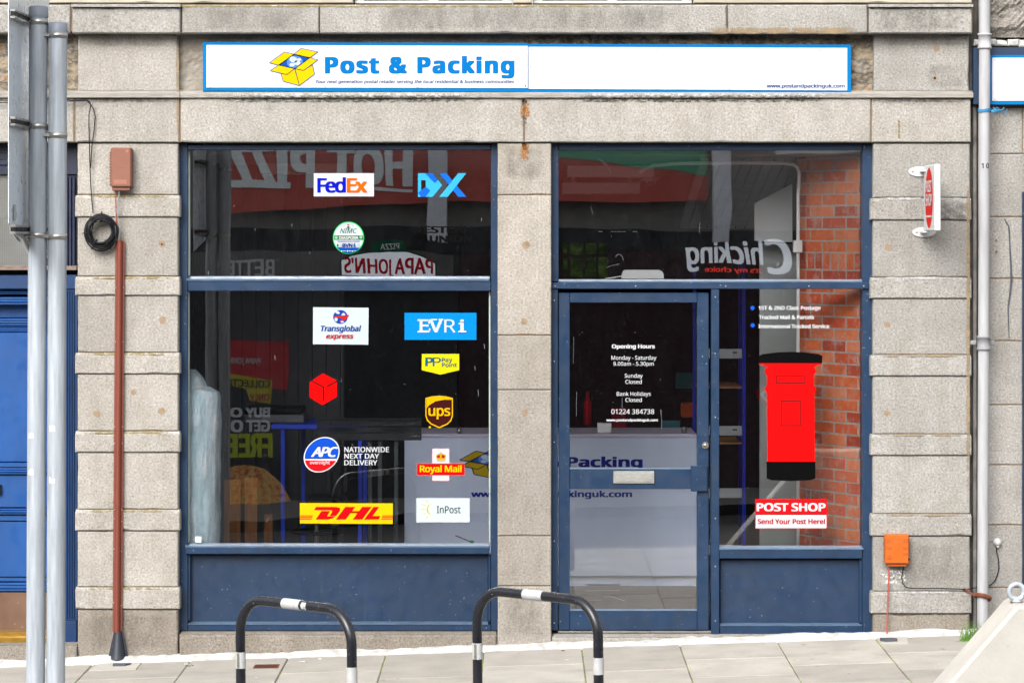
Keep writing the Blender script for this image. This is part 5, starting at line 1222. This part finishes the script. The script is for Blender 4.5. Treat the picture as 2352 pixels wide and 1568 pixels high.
# grey door panel, sloping boxed panel, conduit
yy = 1.15
mb = MB(); bx(mb, 1745, 1832, 560, 1330, yy, yy + .04, .003); mb.build('grey_door_panel', paint('grey_door', (.34, .36, .35), .5, .06), room)
mb = MB(); y_ = .95; mb.plate([(X(1733, y_), Z(553, y_)), (X(1733, y_), Z(467, y_)), (X(1820, y_), Z(422, y_)), (X(1820, y_), Z(556, y_))], y_, y_ + .03); mb.build('sloping_panel', paint('white_board', (.55, .57, .56), .5, .05), room)
# ribbed soffit sloping down to the back (under a stair)
mb = MB()
for i in range(9):
    x0 = X(1600 + i * 24, 1.2); mb.add([(x0, .8, zc - .004), (x0 + .058, .8, zc - .004), (x0 + .058, 3.2, zc - .42), (x0, 3.2, zc - .42), (x0, .8, zc - .03), (x0 + .058, .8, zc - .03), (x0 + .058, 3.2, zc - .45), (x0, 3.2, zc - .45)], [(0, 1, 2, 3), (4, 5, 6, 7), (0, 1, 5, 4), (1, 2, 6, 5), (2, 3, 7, 6), (3, 0, 4, 7)])
mb.build('stair_soffit', paint('soffit_boards', (.42, .42, .40), .7, .1), room)
pipe_ = MB(); y_ = .60
pipe_.tube([(X(a, y_), y_, Z(b_, y_)) for a, b_ in ((1833, 1330), (1833, 560), (1833, 450), (1835, 420), (1836, 400), (1832, 386), (1822, 378), (1800, 375), (1700, 374), (1560, 376), (1500, 380), (1478, 390), (1470, 398))], .011, 12)
pipe_.build('cable_pipe', M['white'], label='white conduit pipe running up beside the brick wall and along the ceiling', cat='pipe')
mb = MB(); bx(mb, 1822, 1843, 552, 580, .57, .62, .004); mb.build('junction_box', M['white'], label='small white junction box on the conduit pipe beside the brick wall', cat='junction box')
# ceiling lamps (off)
mpeach = paint('lamp_casing', (.85, .80, .74), .5, .05)
for a, b_, c_, d_, y_, lab in ((1303, 1502, 380, 406, 2.4, 'nearer long white ceiling light box, switched off, in the right fanlight'), (1291, 1470, 419, 444, 3.6, 'farther long white ceiling light box, switched off, in the right fanlight'), (595, 795, 372, 399, 2.4, 'long white ceiling light box, switched off, behind the left window')):
    t = thing('ceiling_light', (X((a + b_) / 2, y_), y_, Z(d_, y_)), lab, 'ceiling light', 'ceiling lights in the shop')
    mb = MB(); bx(mb, a, b_, c_, d_, y_, y_ + .3, .006); mb.build('casing', mpeach, t)
    mb = MB(); bx(mb, a + 20, a + 30, 366, c_ - .3, y_ + .1, y_ + .13, 0); bx(mb, b_ - 30, b_ - 20, 366, c_ - .3, y_ + .1, y_ + .13, 0); mb.build('hanger', mpeach, t)
sd = thing('smoke_detector', (X(1494, 4.4), 4.4, Z(425, 4.4)), 'round white smoke detector on the shop ceiling', 'smoke detector')
mb = MB(); z0 = Z(425, 4.4); mb.lathe([(.0, z0), (.035, z0), (.045, z0 + .03), (.068, z0 + .035), (.072, z0 + .06), (.03, z0 + .065), (.03, zc)], X(1494, 4.4), 4.4, 20); mb.build('body', M['white'], sd)
mb = MB()
for q in (-.022, -.004, .014): mb.box(X(1494, 4.35) + q, X(1494, 4.35) + q + .010, 4.343, 4.349, z0 + .008, z0 + .024)
mb.build('vents', M['black_plastic'], sd)
# counter
YC = 2.1; czt = Z(1000, YC); sK = F / (CD + YC)
ct = thing('counter', (X(1260, YC), YC, zf), 'pale grey lavender shop counter with a yellow box logo and blue lettering', 'counter')
mct = paint('counter_laminate', (.70, .78, 1.0), .45, .04, bumpy=.05)
mb = MB(); mb.box(X(929, YC), X(1600, YC), YC, YC + .03, zf + .075, czt - .012, .001); mb.build('front_panel', mct, ct)
mb = MB(); mb.box(X(929, YC), X(1600, YC), YC - .012, YC + .62, czt - .0115, czt + .012, .003); mb.build('worktop', paint('counter_top', (.70, .66, .84), .4, .04, bumpy=.05), ct)
mb = MB(); mb.box(X(929, YC), X(929, YC) + .03, YC + .031, YC + .6, zf, czt - .012, .001); mb.box(X(1600, YC) - .03, X(1600, YC), YC + .031, YC + .6, zf, czt - .012, .001); mb.box(X(935, YC), X(1595, YC), YC + .05, YC + .06, zf, zf + .075); mb.build('side_panel', mct, ct)
k = 7.127 * 1.148
def lg(a, b, yy):   # logo on the counter: same drawing, placed where the counter carries it
    dx = 1056 + (a - 537) * (72.0 / 205) * 1.02; dy = 1029 + (b - 174) * (68.0 / 251); return X(dx, yy), Z(dy, yy)
boxlogo(ct, lg, YC - .0005, outline=(10, 50, 100), yellow=(190, 165, 10), w=7)
mb = MB(); letters(mb, 'Post & Packing', 1140, 1476, 1072, 1049, dplace(YC - .001), .045, spacing=1.04); letters(mb, 'www.postandpackinguk.com', 1082, 1452, 1141, 1127, dplace(YC - .001), .04); mb.build('lettering', vinyl((5, 40, 150)), ct)
# things on the counter
mb = MB(); mb.box(X(1372, 2.3), X(1404, 2.3), 2.25, 2.33, czt + .0125, czt + .075, .004); mb.build('white_box', M['white'], label='small white box on the counter seen through the door glass', cat='box')
mb = MB(); mb.lathe([(.0, czt + .013), (.02, czt + .013), (.02, czt + .05), (.016, czt + .055), (.0, czt + .055)], X(1572, 2.1), 2.15, 16); mb.build('jar', M['steel'], label='small metal pot on the right end of the counter', cat='pot')
mb = MB(); mb.lathe([(.0, czt + .013), (.018, czt + .013), (.018, czt + .05), (.0, czt + .052)], X(1055, 2.1), 2.1, 16); mb.build('jar', M['steel'], label='small metal pot on the left end of the counter', cat='pot')
mon = thing('monitor', (X(1530, 3), 3.0, czt), 'dark monitor with a faint teal screen behind the counter', 'monitor')
mb = MB(); bx(mb, 1520, 1562, 1016 - 50, 1018 - 20, 3.0, 3.02, .003); mb.build('screen', flat('teal_screen', (60, 110, 120), .3), mon)
mb = MB(); bx(mb, 1518, 1564, 964, 1000, 3.021, 3.04, .003); bx(mb, 1538, 1544, 1000, 1040, 3.022, 3.03, .0); mb.build('stand', M['black_plastic'], mon)
mb = MB(); mb.lathe([(0, czt + .0), (.03, czt), (.03, czt + .16), (.012, czt + .2), (.012, czt + .24), (0, czt + .24)], X(1350, 3.2), 3.2, 14); mb.build('bottle', vinyl((170, 20, 30)), label='small red bottle behind the counter', cat='bottle')
mb = MB(); bx(mb, 1404, 1440, 935, 985, 3.3, 3.4, .01); mb.build('red_packet', vinyl((130, 20, 30)), label='dark red packet behind the counter', cat='packet')
mb = MB(); bx(mb, 1565, 1600, 925, 958, 3.3, 3.4, .01); mb.build('orange_packet', vinyl((190, 80, 30)), label='orange packet on the shelf behind the counter', cat='packet')
mb = MB(); bx(mb, 1552, 1592, 855, 892, 3.6, 3.62, .002); mb.build('notice', vinyl((40, 90, 90)), label='small teal notice on the wall behind the counter', cat='notice')
# shelving with blue uprights
shv = thing('shelving_unit', (X(1660, 2.6), 2.6, zf), 'storage shelving with blue posts and grey slotted shelves', 'shelving')
mbl = paint('blue_steel', lin((20, 40, 165)), .4, .1)
mb = MB()
for a, y_ in ((1595, 2.62), (1709, 2.2), (1700, 3.1)): mb.box(X(a, y_) - .012, X(a, y_) + .012, y_, y_ + .02, zf, Z(600, y_), .001)
mb.build('posts', mbl, shv)
mb = MB()
for zz in (812, 989, 1162 - 30, 1262): bx(mb, 1604, 1704, zz - 11, zz + 11, 2.3, 2.31, .001)
mb.build('shelf_fronts', M['pipe_grey'], shv)
mb = MB()
for zz in (890, 1018, 1142): bx(mb, 1604, 1704, zz - 2, zz + 2, 2.32, 2.9, .001)
mb.build('shelves', paint('shelf_board', lin((150, 105, 60)), .7, .2), shv)
mb = MB()
for zz in (810, 987, 1260): bx(mb, 1683, 1693, zz - 2, zz + 1, 2.296, 2.2995, 0)
mb.build('slots', M['black_plastic'], shv)
# white appliance on the transom
ap = thing('emergency_light', (X(1476, .3), .3, Z(641, .3)), 'white rounded emergency light box sitting on the transom above the door', 'emergency light')
mb = MB(); y_ = .22; pts = [(1428, 640), (1429, 628), (1433, 621.5), (1440, 620), (1514, 620.5), (1521, 623), (1524, 630), (1525, 640)]
mb.plate([(X(a, y_), Z(b_, y_)) for a, b_ in pts], y_, y_ + .1); mb.build('housing', M['white'], ap)
mb = MB(); mb.tube([(X(a, .24), .24, Z(b_, .24)) for a, b_ in ((1390, 640), (1405, 638), (1428, 634))], .004, 8); mb.build('lead', M['white'], ap)
# doormat
mt = thing('doormat', (X(1450, 1.3), 1.3, zf), 'brown doormat with pale curved lines inside the door', 'doormat')
mb = MB(); mb.box(X(1290, 1.1), X(1620, 1.1), .35, 1.85, zf + .001, zf + .01); mb.build('mat', paint('mat_fibre', lin((96, 88, 84)), .95, .25, bumpy=.8, scale=200), mt)
def fp_(dx, dy): # point on the shop floor
    y_ = F * (CZ - (zf + .012)) / (dy - HY) - CD; return Vector((X(dx, y_), y_, zf + .0125))
mb = MB()
for P in (((1340, 1330), (1390, 1324), (1425, 1331), (1400, 1338)), ((1345, 1341), (1425, 1341)), ((1345, 1356), (1425, 1355)), ((1350, 1366), (1400, 1368), (1435, 1379)), ((1350, 1378), (1380, 1378))):
    for p, q in zip(P, P[1:]):
        A_, B_ = fp_(*p), fp_(*q); n_ = Vector((0, .022, 0)); mb.add([A_ - n_, B_ - n_, B_ + n_, A_ + n_], [(0, 1, 2, 3)])
mb.build('pale_lines', paint('mat_lines', lin((160, 150, 125)), .95, .1), mt)
# wrapped roll in the left window
wr = MB(); y_ = .31; xc = X(452, y_); rr = X(507, y_) - xc; prof = []
zb_, zt_ = zf, Z(888, y_); n = 40; m_ = 46; vs = []
for i in range(m_ + 1):
    t = i / m_; z = zb_ + (zt_ - zb_) * t; r = rr * (1 + .015 * math.sin(t * 31) + .01 * math.sin(t * 67 + 1))
    if t > .965: r *= max(.0, 1 - ((t - .965) / .035) ** 2.4 * .45)
    for k in range(n):
        a = 2 * math.pi * k / n; w_ = 1 + .018 * math.sin(3 * a + t * 9) + .014 * math.sin(7 * a - t * 23) + random.uniform(-.006, .006)
        vs.append((xc + r * w_ * math.cos(a), y_ + r * w_ * math.sin(a), z))
wr.add(vs, [(i * n + k, i * n + (k + 1) % n, (i + 1) * n + (k + 1) % n, (i + 1) * n + k) for i in range(m_) for k in range(n)] + [tuple(range(m_ * n, m_ * n + n))], True)
def wrapmat():
    m, nt, b = newmat('plastic_wrap'); c = coords(nt, (3, 3, .9)); c.node.inputs['Rotation'].default_value = (.35, .5, 0)
    n_ = noise(nt, c, 4.5, 8, .62); f = noise(nt, coords(nt, (1, 1, 1)), 38, 4)
    b.inputs['Roughness'].default_value = .22; bump(nt, b, n_, .9, .035)
    a = ramp(nt, n_, [(.34, (.50, .68, .75)), (.52, (.66, .80, .86)), (.60, (.80, .89, .93)), (.66, (.98, 1, 1))])  # white crinkle highlights and duller folds painted into the wrap colour
    a = mix(nt, a, ramp(nt, f, [(.35, g(.88)), (.65, g(1.05))]), .8, 'MULTIPLY'); nt.links.new(a, b.inputs['Base Color']); return m
mwrap = wrapmat()
wrp = wr.build('wrapped_roll', mwrap, label='tall pale blue roll wrapped in clear plastic inside the left window', cat='roll', loc=(xc, y_, zf))
mb = MB(); mb.tube([(xc - .03, y_, zt_ - .02), (xc - .04, y_, zt_ + .04), (xc - .05, y_ + .01, zt_ + .09), (xc - .06, y_ + .02, zt_ + .10)], [.10, .085, .05, .01], 14); mb.build('gathered_top', mwrap, wrp)
mb = MB(); bx(mb, 449, 462, 1232, 1245, .118, .1235, .001); mb.build('window_sensor', M['white'], label='tiny cream square sensor at the bottom left corner of the left window', cat='sensor')
# wooden boards
mw = paint('wood_board', lin((150, 98, 56)), .6, .25, streak=(12, 12, .8), scale=4)
for a, b_, top, y_, lab in ((514, 552, 1101, .8, 'upright wooden board beside the wrapped roll'), (562, 590, 1096, .95, 'second upright wooden board, right of the first'), (606, 626, 1180, 1.2, 'narrow dark wooden board near the blue table leg')):
    mb = MB(); mb.box(X(a, y_), X(b_, y_), y_, y_ + .02, zf, Z(top, y_), .002); mb.build('wooden_board', mw, label=lab, cat='wooden board', group='wooden boards in the window')
# blue table with a printer, tall chair
tb = thing('table', (X(720, 1.6), 1.6, zf), 'table with bright blue frame and thin legs in the left window', 'table')
mblue = paint('blue_frame', lin((40, 70, 205)), .4, .1)
x0, x1, y0, y1, tz = X(640, 1.35), X(840, 1.35), 1.35, 2.0, Z(985, 1.35)
mb = MB(); mb.box(x0 - .05, x1, y0, y1, tz, tz + .028, .003); mb.build('tabletop', mblue, tb)
for a, b_ in ((x0 + .025, y0 + .04), (x1 - .04, y0 + .04), (x0 + .115, y1 - .04), (x1 - .04, y1 - .04)):
    mb = MB(); mb.box(a - .013, a + .013, b_ - .013, b_ + .013, zf, tz - .0005, .002); mb.build('leg', mblue, tb)
pr = thing('printer', (X(610, 1.7), 1.7, tz + .03), 'grey and black printer on the blue table', 'printer')
x0p = X(560, 1.5); x1p = X(698, 1.5)
mb = MB(); mb.box(x0p, x1p, 1.5, 1.85, tz + .03, tz + .085, .006); mb.build('body', paint('printer_grey', (.12, .12, .13), .5, .05), pr)
mb = MB(); mb.box(x0p, x1p - .01, 1.51, 1.84, tz + .0855, tz + .13, .012); mb.build('lid', M['black_plastic'], pr)
chr_ = thing('tall_chair', (X(724, 1.2), 1.25, zf), 'black swivel stool with a ring footrest beside the table', 'stool')
cx_, cy_ = X(726, 1.2), 1.25
mb = MB(); mb.box(cx_ - .06, cx_ + .19, cy_ - .2, cy_ + .2, Z(1172, 1.2), Z(1140, 1.2), .02); mb.build('seat', M['black_plastic'], chr_)
mb = MB(); mb.box(cx_ + .10, cx_ + .19, cy_ - .18, cy_ + .18, Z(1139, 1.2), Z(1030, 1.2), .02); mb.build('backrest', M['black_plastic'], chr_)
mb = MB(); mb.tube([(cx_, cy_, zf + .02), (cx_, cy_, Z(1173, 1.2))], .016, 14); mb.build('duct', M['chrome'], chr_)
mb = MB(); zr = Z(1222, 1.2); mb.tube([(cx_ + .17 * math.cos(t) , cy_ + .17 * math.sin(t), zr) for t in [2 * math.pi * k / 30 for k in range(31)]], .009, 8)
for t in (.5, 2.6, 4.7): mb.tube([(cx_, cy_, zr), (cx_ + .17 * math.cos(t), cy_ + .17 * math.sin(t), zr)], .006, 6)
mb.build('foot_ring', M['black_plastic'], chr_)
mb = MB(); mb.lathe([(.0, zf + .03), (.05, zf + .03), (.24, zf + .012), (.25, zf + .002)], cx_, cy_, 24); mb.build('base', M['black_plastic'], chr_)
# black metal bracket across the window
bk = thing('display_stand', (X(850, .5), .5, zf), 'black slotted metal rail on grey posts across the middle of the left window', 'display stand')
mbk = paint('black_steel', (.03, .032, .036), .35, .2, metallic=.3)
y_ = .5; mb = MB(); bx(mb, 727, 968, 964, 979, y_, y_ + .02, .003); bx(mb, 727, 968, 980, 993, y_ + .015, y_ + .03, .002); bx(mb, 727, 968, 994, 1011, y_ - .01, y_ + .02, .003); bx(mb, 727, 968, 961.5, 964.2, y_ - .02, y_ + .05, .001)
rail_ = mb.build('rail', mbk, bk)
mb = MB()
for a in (760, 806, 820, 874, 892, 930): mb.disc(X(a, y_), Z(972, y_), y_ - .002, y_ - .0005, .006, 12)
for a, b_ in ((752, 822), (876, 946)): mb.disc(X((a + b_) / 2, y_), Z(987, y_), y_ + .012, y_ + .0145, (X(b_) - X(a)) / 2, 24, rz=.012)
mb.build('slots', M['black_plastic'], rail_)
mb = MB(); mb.disc(X(944, y_), Z(1001, y_), y_ - .012, y_ - .0105, .004, 10); bx(mb, 948, 959, 999.5, 1002.5, y_ - .012, y_ - .0105, 0); mb.disc(X(963, y_), Z(1001, y_), y_ - .012, y_ - .0105, .004, 10); mb.build('bright_bolts', M['chrome'], rail_)
mb = MB()
for a in (845, 868, 905): bx(mb, a, a + 9, 1012, 1320, y_ + .03, y_ + .05, .002)
mb.build('posts', paint('grey_post', (.05, .06, .065), .4, .1), bk)
mb = MB(); y_ = .2; A_ = Vector((X(1046, y_), y_, Z(1229, y_))); B_ = Vector((X(1080, y_), y_, Z(1243, y_)))
mb.tube([A_, B_], .005, 8, flat=.6); mb.tube([B_, B_ + Vector((.02, 0, -.005))], .008, 8); cut = mb.build('clip_handle', M['black_plastic'], label='thin black handled tool with a green ribbon on the window ledge', cat='tool')
mb = MB(); mb.add([tuple(B_ + Vector(v)) for v in ((-.01, -.01, .0), (.015, -.012, .008), (.03, -.01, -.002), (.01, -.012, -.01))], [(0, 1, 2, 3)]); mb.build('ribbon', vinyl((10, 130, 60)), cut)

# ------------------------------------------------------------------ the other side of the street (seen mirrored in the glass)
YO = -20.0; DR = CD + .25 - YO; 
def XR(dx): return (dx - CX) * DR / F
def ZR(dy): return CZ - (dy - HY) * DR / F
op = thing('takeaway_building', (0, YO, ZR(1400)), 'takeaway shops across the street, mirrored in the shop windows, with dark fronts', 'building')
def rr_(name, x0, x1, z0, z1, mat, off, th=.04, parent=None):
    mb = MB(); mb.box(XR(x0), XR(x1), YO + off - th, YO + off, ZR(z1), ZR(z0), .002); return mb.build(name, mat, parent or op)
mst = granite('far_granite', (.30, .285, .26)); mch = paint('dark_shopfront', (.035, .035, .04), .5, .1, bumpy=0); mgrey = paint('grey_fascia', (.13, .125, .125), .6, .08, bumpy=0)
mmar = paint('maroon_front', (.035, .012, .016), .5, .1, bumpy=0)
rr_('wall', -1600, 4000, -300, 1450, mst, -.6, .4)
rr_('shopfront', -200, 1055, 525, 1420, mch, 0); rr_('shopfront', 1057, 2600, 570, 1420, mmar, 0)
rr_('upper_front', -200, 2600, 250, 524, paint('grey_render', (.20, .19, .18), .8, .1, bumpy=0), -.02)
rr_('dark_soffit', 300, 2300, 524, 575, paint('soffit_dark', (.02, .022, .026), .6, .1, bumpy=0), .01)
rr_('fascia', 440, 1040, 576, 660, mgrey, .02)
pc = lambda a, b: ((450 + a / 2.7034) / 1.148, (360 + b / 2.7034) / 1.148)
def oface(pts, off, name, c, parent=None):
    mb = MB(); mb.plate([(XR(a), ZR(b)) for a, b in pts], YO + off - .006, YO + off); return mb.build(name, c if not isinstance(c, tuple) else vinyl(c), parent or op)
def otext(t, dx_right, dx_left, dyb, dyt, off, name, c, bold=.03, shear=0, parent=None, tilt=0.):
    mb = MB()
    def place(u, v): return (-u, YO + off, v + tilt * (u + XR(dx_right)))
    letters(mb, t, -XR(dx_right), -XR(dx_left), ZR(dyb), ZR(dyt), place, bold, shear); return mb.build(name, c if not isinstance(c, tuple) else vinyl(c), parent or op)
ban = thing('banner', (XR(1050), YO + .3, ZR(490)), 'long red banner with white capitals across the street, mirrored at the top of the windows', 'banner')
oface([(524, 489), (524, 260), (1622, 260), (1622, 461), (1110, 463)], .30, 'cloth', (188, 92, 82), ban)
oface([(1040, 262), (1620, 262), (1620, 403), (1160, 352), (1040, 340)], .312, 'green_stripe', (84, 158, 126), ban)
otext('HOT PIZZ', 953, 526, 430, 338, .318, 'lettering', (225, 232, 235), .05, 0, ban)
oface([(800, 441), (953, 444), (953, 437), (800, 433)], .318, 'underline', (225, 232, 235), ban)
for a, b_ in ((988, 1030), (1630, 1672)):   # added pale boxes on the upper front, standing in for the mirrored signposts
    mb = MB(); mb.box(XR(a), XR(b_), YO + .35, YO + .6, ZR(552), ZR(262), .01); mb.build('post_stand_in', paint('pale_post_stand_in', (.62, .64, .70), .6, .05, bumpy=0), op)
otext('BETTER', 628, 496, 631, 595, .03, 'lettering', (190, 192, 196), .03)
sg2 = thing('takeaway_sign', (XR(890), YO + .3, ZR(632)), 'arched white and green takeaway sign with red lettering, mirrored in the left window', 'sign')
arch = [pc(1222, 992), pc(1222, 880), pc(1300, 840), pc(1420, 812), pc(1555, 800), pc(1690, 815), pc(1800, 845), pc(1885, 885), pc(1885, 992)]
arch2 = [pc(1234, 984), pc(1234, 888), pc(1310, 850), pc(1425, 822), pc(1555, 811), pc(1685, 825), pc(1795, 855), pc(1873, 892), pc(1873, 984)]
oface(arch, .30, 'rim', (10, 70, 50), sg2); oface(arch2, .31, 'panel', (235, 235, 238), sg2)
a_ = pc(1857, 968); b_ = pc(1252, 862); otext("PAPA JOHN'S", a_[0], b_[0], a_[1], b_[1], .316, 'lettering', (205, 15, 40), .03, 0, sg2)
oface([pc(1430, 822), pc(1455, 752), pc(1555, 742), pc(1665, 752), pc(1695, 822), pc(1560, 800)], .318, 'ribbon', (10, 85, 60), sg2)
a_ = pc(1630, 798); b_ = pc(1500, 765); otext("PIZZA", a_[0], b_[0], a_[1], b_[1], .325, 'ribbon_lettering', (225, 230, 230), .02, 0, sg2)
def lit(c, e):
    m, nt, b = newmat('lit_sign'); b.inputs['Base Color'].default_value = (*lin(c), 1); b.inputs['Emission Color'].default_value = (*lin(c), 1); b.inputs['Emission Strength'].default_value = e; return m
LIT = lit((205, 210, 218), .45)
for o_ in sg2.children:
    if o_.name.startswith('panel'): o_.data.materials[0] = LIT
# poster window
pp = crop(480, 960, 3.2658)
ps = thing('window_poster', (XR(560), YO + .1, ZR(1260)), 'offer poster with white and yellow capitals and a food picture, mirrored at the left', 'poster')
oface([(500, 1290), (500, 790), (662, 796), (664, 1290)], .05, 'backing', (40, 42, 46), ps)
oface([pp(350, 70), pp(350, -200), pp(910, -200), pp(912, 225), pp(560, 150)], .06, 'red_field', (185, 35, 45), ps)
a_ = pp(560, -250 + 130); otext('PAPA JOHNS', 595, 520, 830, 818, .07, 'heading', (200, 200, 205), .02, 0, ps)
oface([pp(355, 60), pp(775, 125), pp(775, 330), pp(570, 295), pp(540, 200), pp(355, 170)], .07, 'yellow_flash', (190, 180, 30), ps)
a_ = pp(755, 190); b_ = pp(300, 100); otext('COLLECTION', a_[0], b_[0], a_[1] - 2, b_[1] + 6, .08, 'flash_lettering', (45, 50, 50), .03, 0, ps)
a_ = pp(760, 300); b_ = pp(570, 235); otext('ONLY', a_[0], b_[0], a_[1], b_[1], .08, 'flash_lettering', (175, 30, 50), .03, 0, ps)
a_ = pp(772, 460); b_ = pp(250, 365); otext('BUY ONE', a_[0], b_[0], a_[1], b_[1], .08, 'lettering', (215, 218, 225), .05, 0, ps)
a_ = pp(775, 585); b_ = pp(250, 485); otext('GET ONE', a_[0], b_[0], a_[1], b_[1], .08, 'lettering', (215, 218, 225), .05, 0, ps)
a_ = pp(792, 805); b_ = pp(370, 600); otext('FREE', a_[0], b_[0], a_[1], b_[1], .08, 'lettering', (180, 195, 20), .05, 0, ps)
m, nt, b = newmat('food_picture'); co = coords(nt)
a = ramp(nt, noise(nt, co, 13, 6, .7), [(.34, (.12, .03, .015)), (.43, (.65, .16, .04)), (.50, (.85, .45, .10)), (.57, (.90, .62, .22)), (.63, (.5, .10, .04)), (.70, (.15, .25, .03))]); nt.links.new(a, b.inputs['Base Color'])
oface([pp(385, 1205), pp(385, 900), pp(450, 870), pp(560, 870), pp(720, 920), pp(850, 1030), pp(930, 1160), pp(960, 1255), pp(700, 1235)], .08, 'food_picture', m, ps)
oface([pp(350, 1215), pp(970, 1260), pp(970, 1330), pp(350, 1290)], .085, 'grey_strip', (110, 112, 116), ps)
s4 = thing('takeaway_sign', (XR(1690), YO + .3, ZR(640)), 'white script takeaway lettering with a red slogan, mirrored in the right window', 'sign')
c1 = crop(1420, 360, 2.6133)
a_ = c1(1722, 945); b_ = c1(1545, 690); otext('C', a_[0], b_[0], a_[1], b_[1], .3, 'lettering', LIT, .03, .12, s4)
a_ = c1(1545, 885); b_ = c1(1000, 700); otext('hicking', a_[0], b_[0], a_[1], b_[1] + 4, .3, 'lettering', LIT, .03, .12, s4)
a_ = c1(1525, 945); b_ = c1(1140, 912); otext("It's my choice", a_[0], b_[0], a_[1], b_[1], .3, 'slogan', lit((225, 60, 40), .5), .03, 0, s4)
rd = thing('round_sign', (XR(1751), YO + .3, ZR(925)), 'small round red sign with a white chevron, mirrored beside the pillar box sticker', 'sign')
oface(ell(1751, 907, 17, 18, 28), .28, 'disc', (165, 15, 30), rd); oface([(1758, 896), (1753, 896), (1743, 907), (1753, 920), (1758, 920), (1750, 907)], .29, 'chevron', (225, 225, 230), rd)
otx = oface([c1(1620, 95), c1(2230, 95), c1(2230, 108), c1(1700, 128), c1(1625, 132)], .32, 'white_board', (225, 228, 230))
mlf = plaster('foliage_view', [(.35, (.01, .015, .005)), (.5, (.05, .10, .01)), (.6, (.16, .22, .03)), (.75, (.02, .03, .01))])
for x0, x1, z0, z1 in ((1299, 1312, 641, 693), (1316, 1345, 641, 693)): pass
for q in ((160, 190), (210, 300), (315, 390), (405, 465)):
    for r_ in ((735, 815), (840, 970)):
        A_ = c1(q[0], r_[0]); B_ = c1(q[1], r_[1]); rr_('garden_window', A_[0], B_[0], A_[1], B_[1], mlf, .03)
for o in list(bpy.data.objects):
    if '_o' in o: del o['_o']
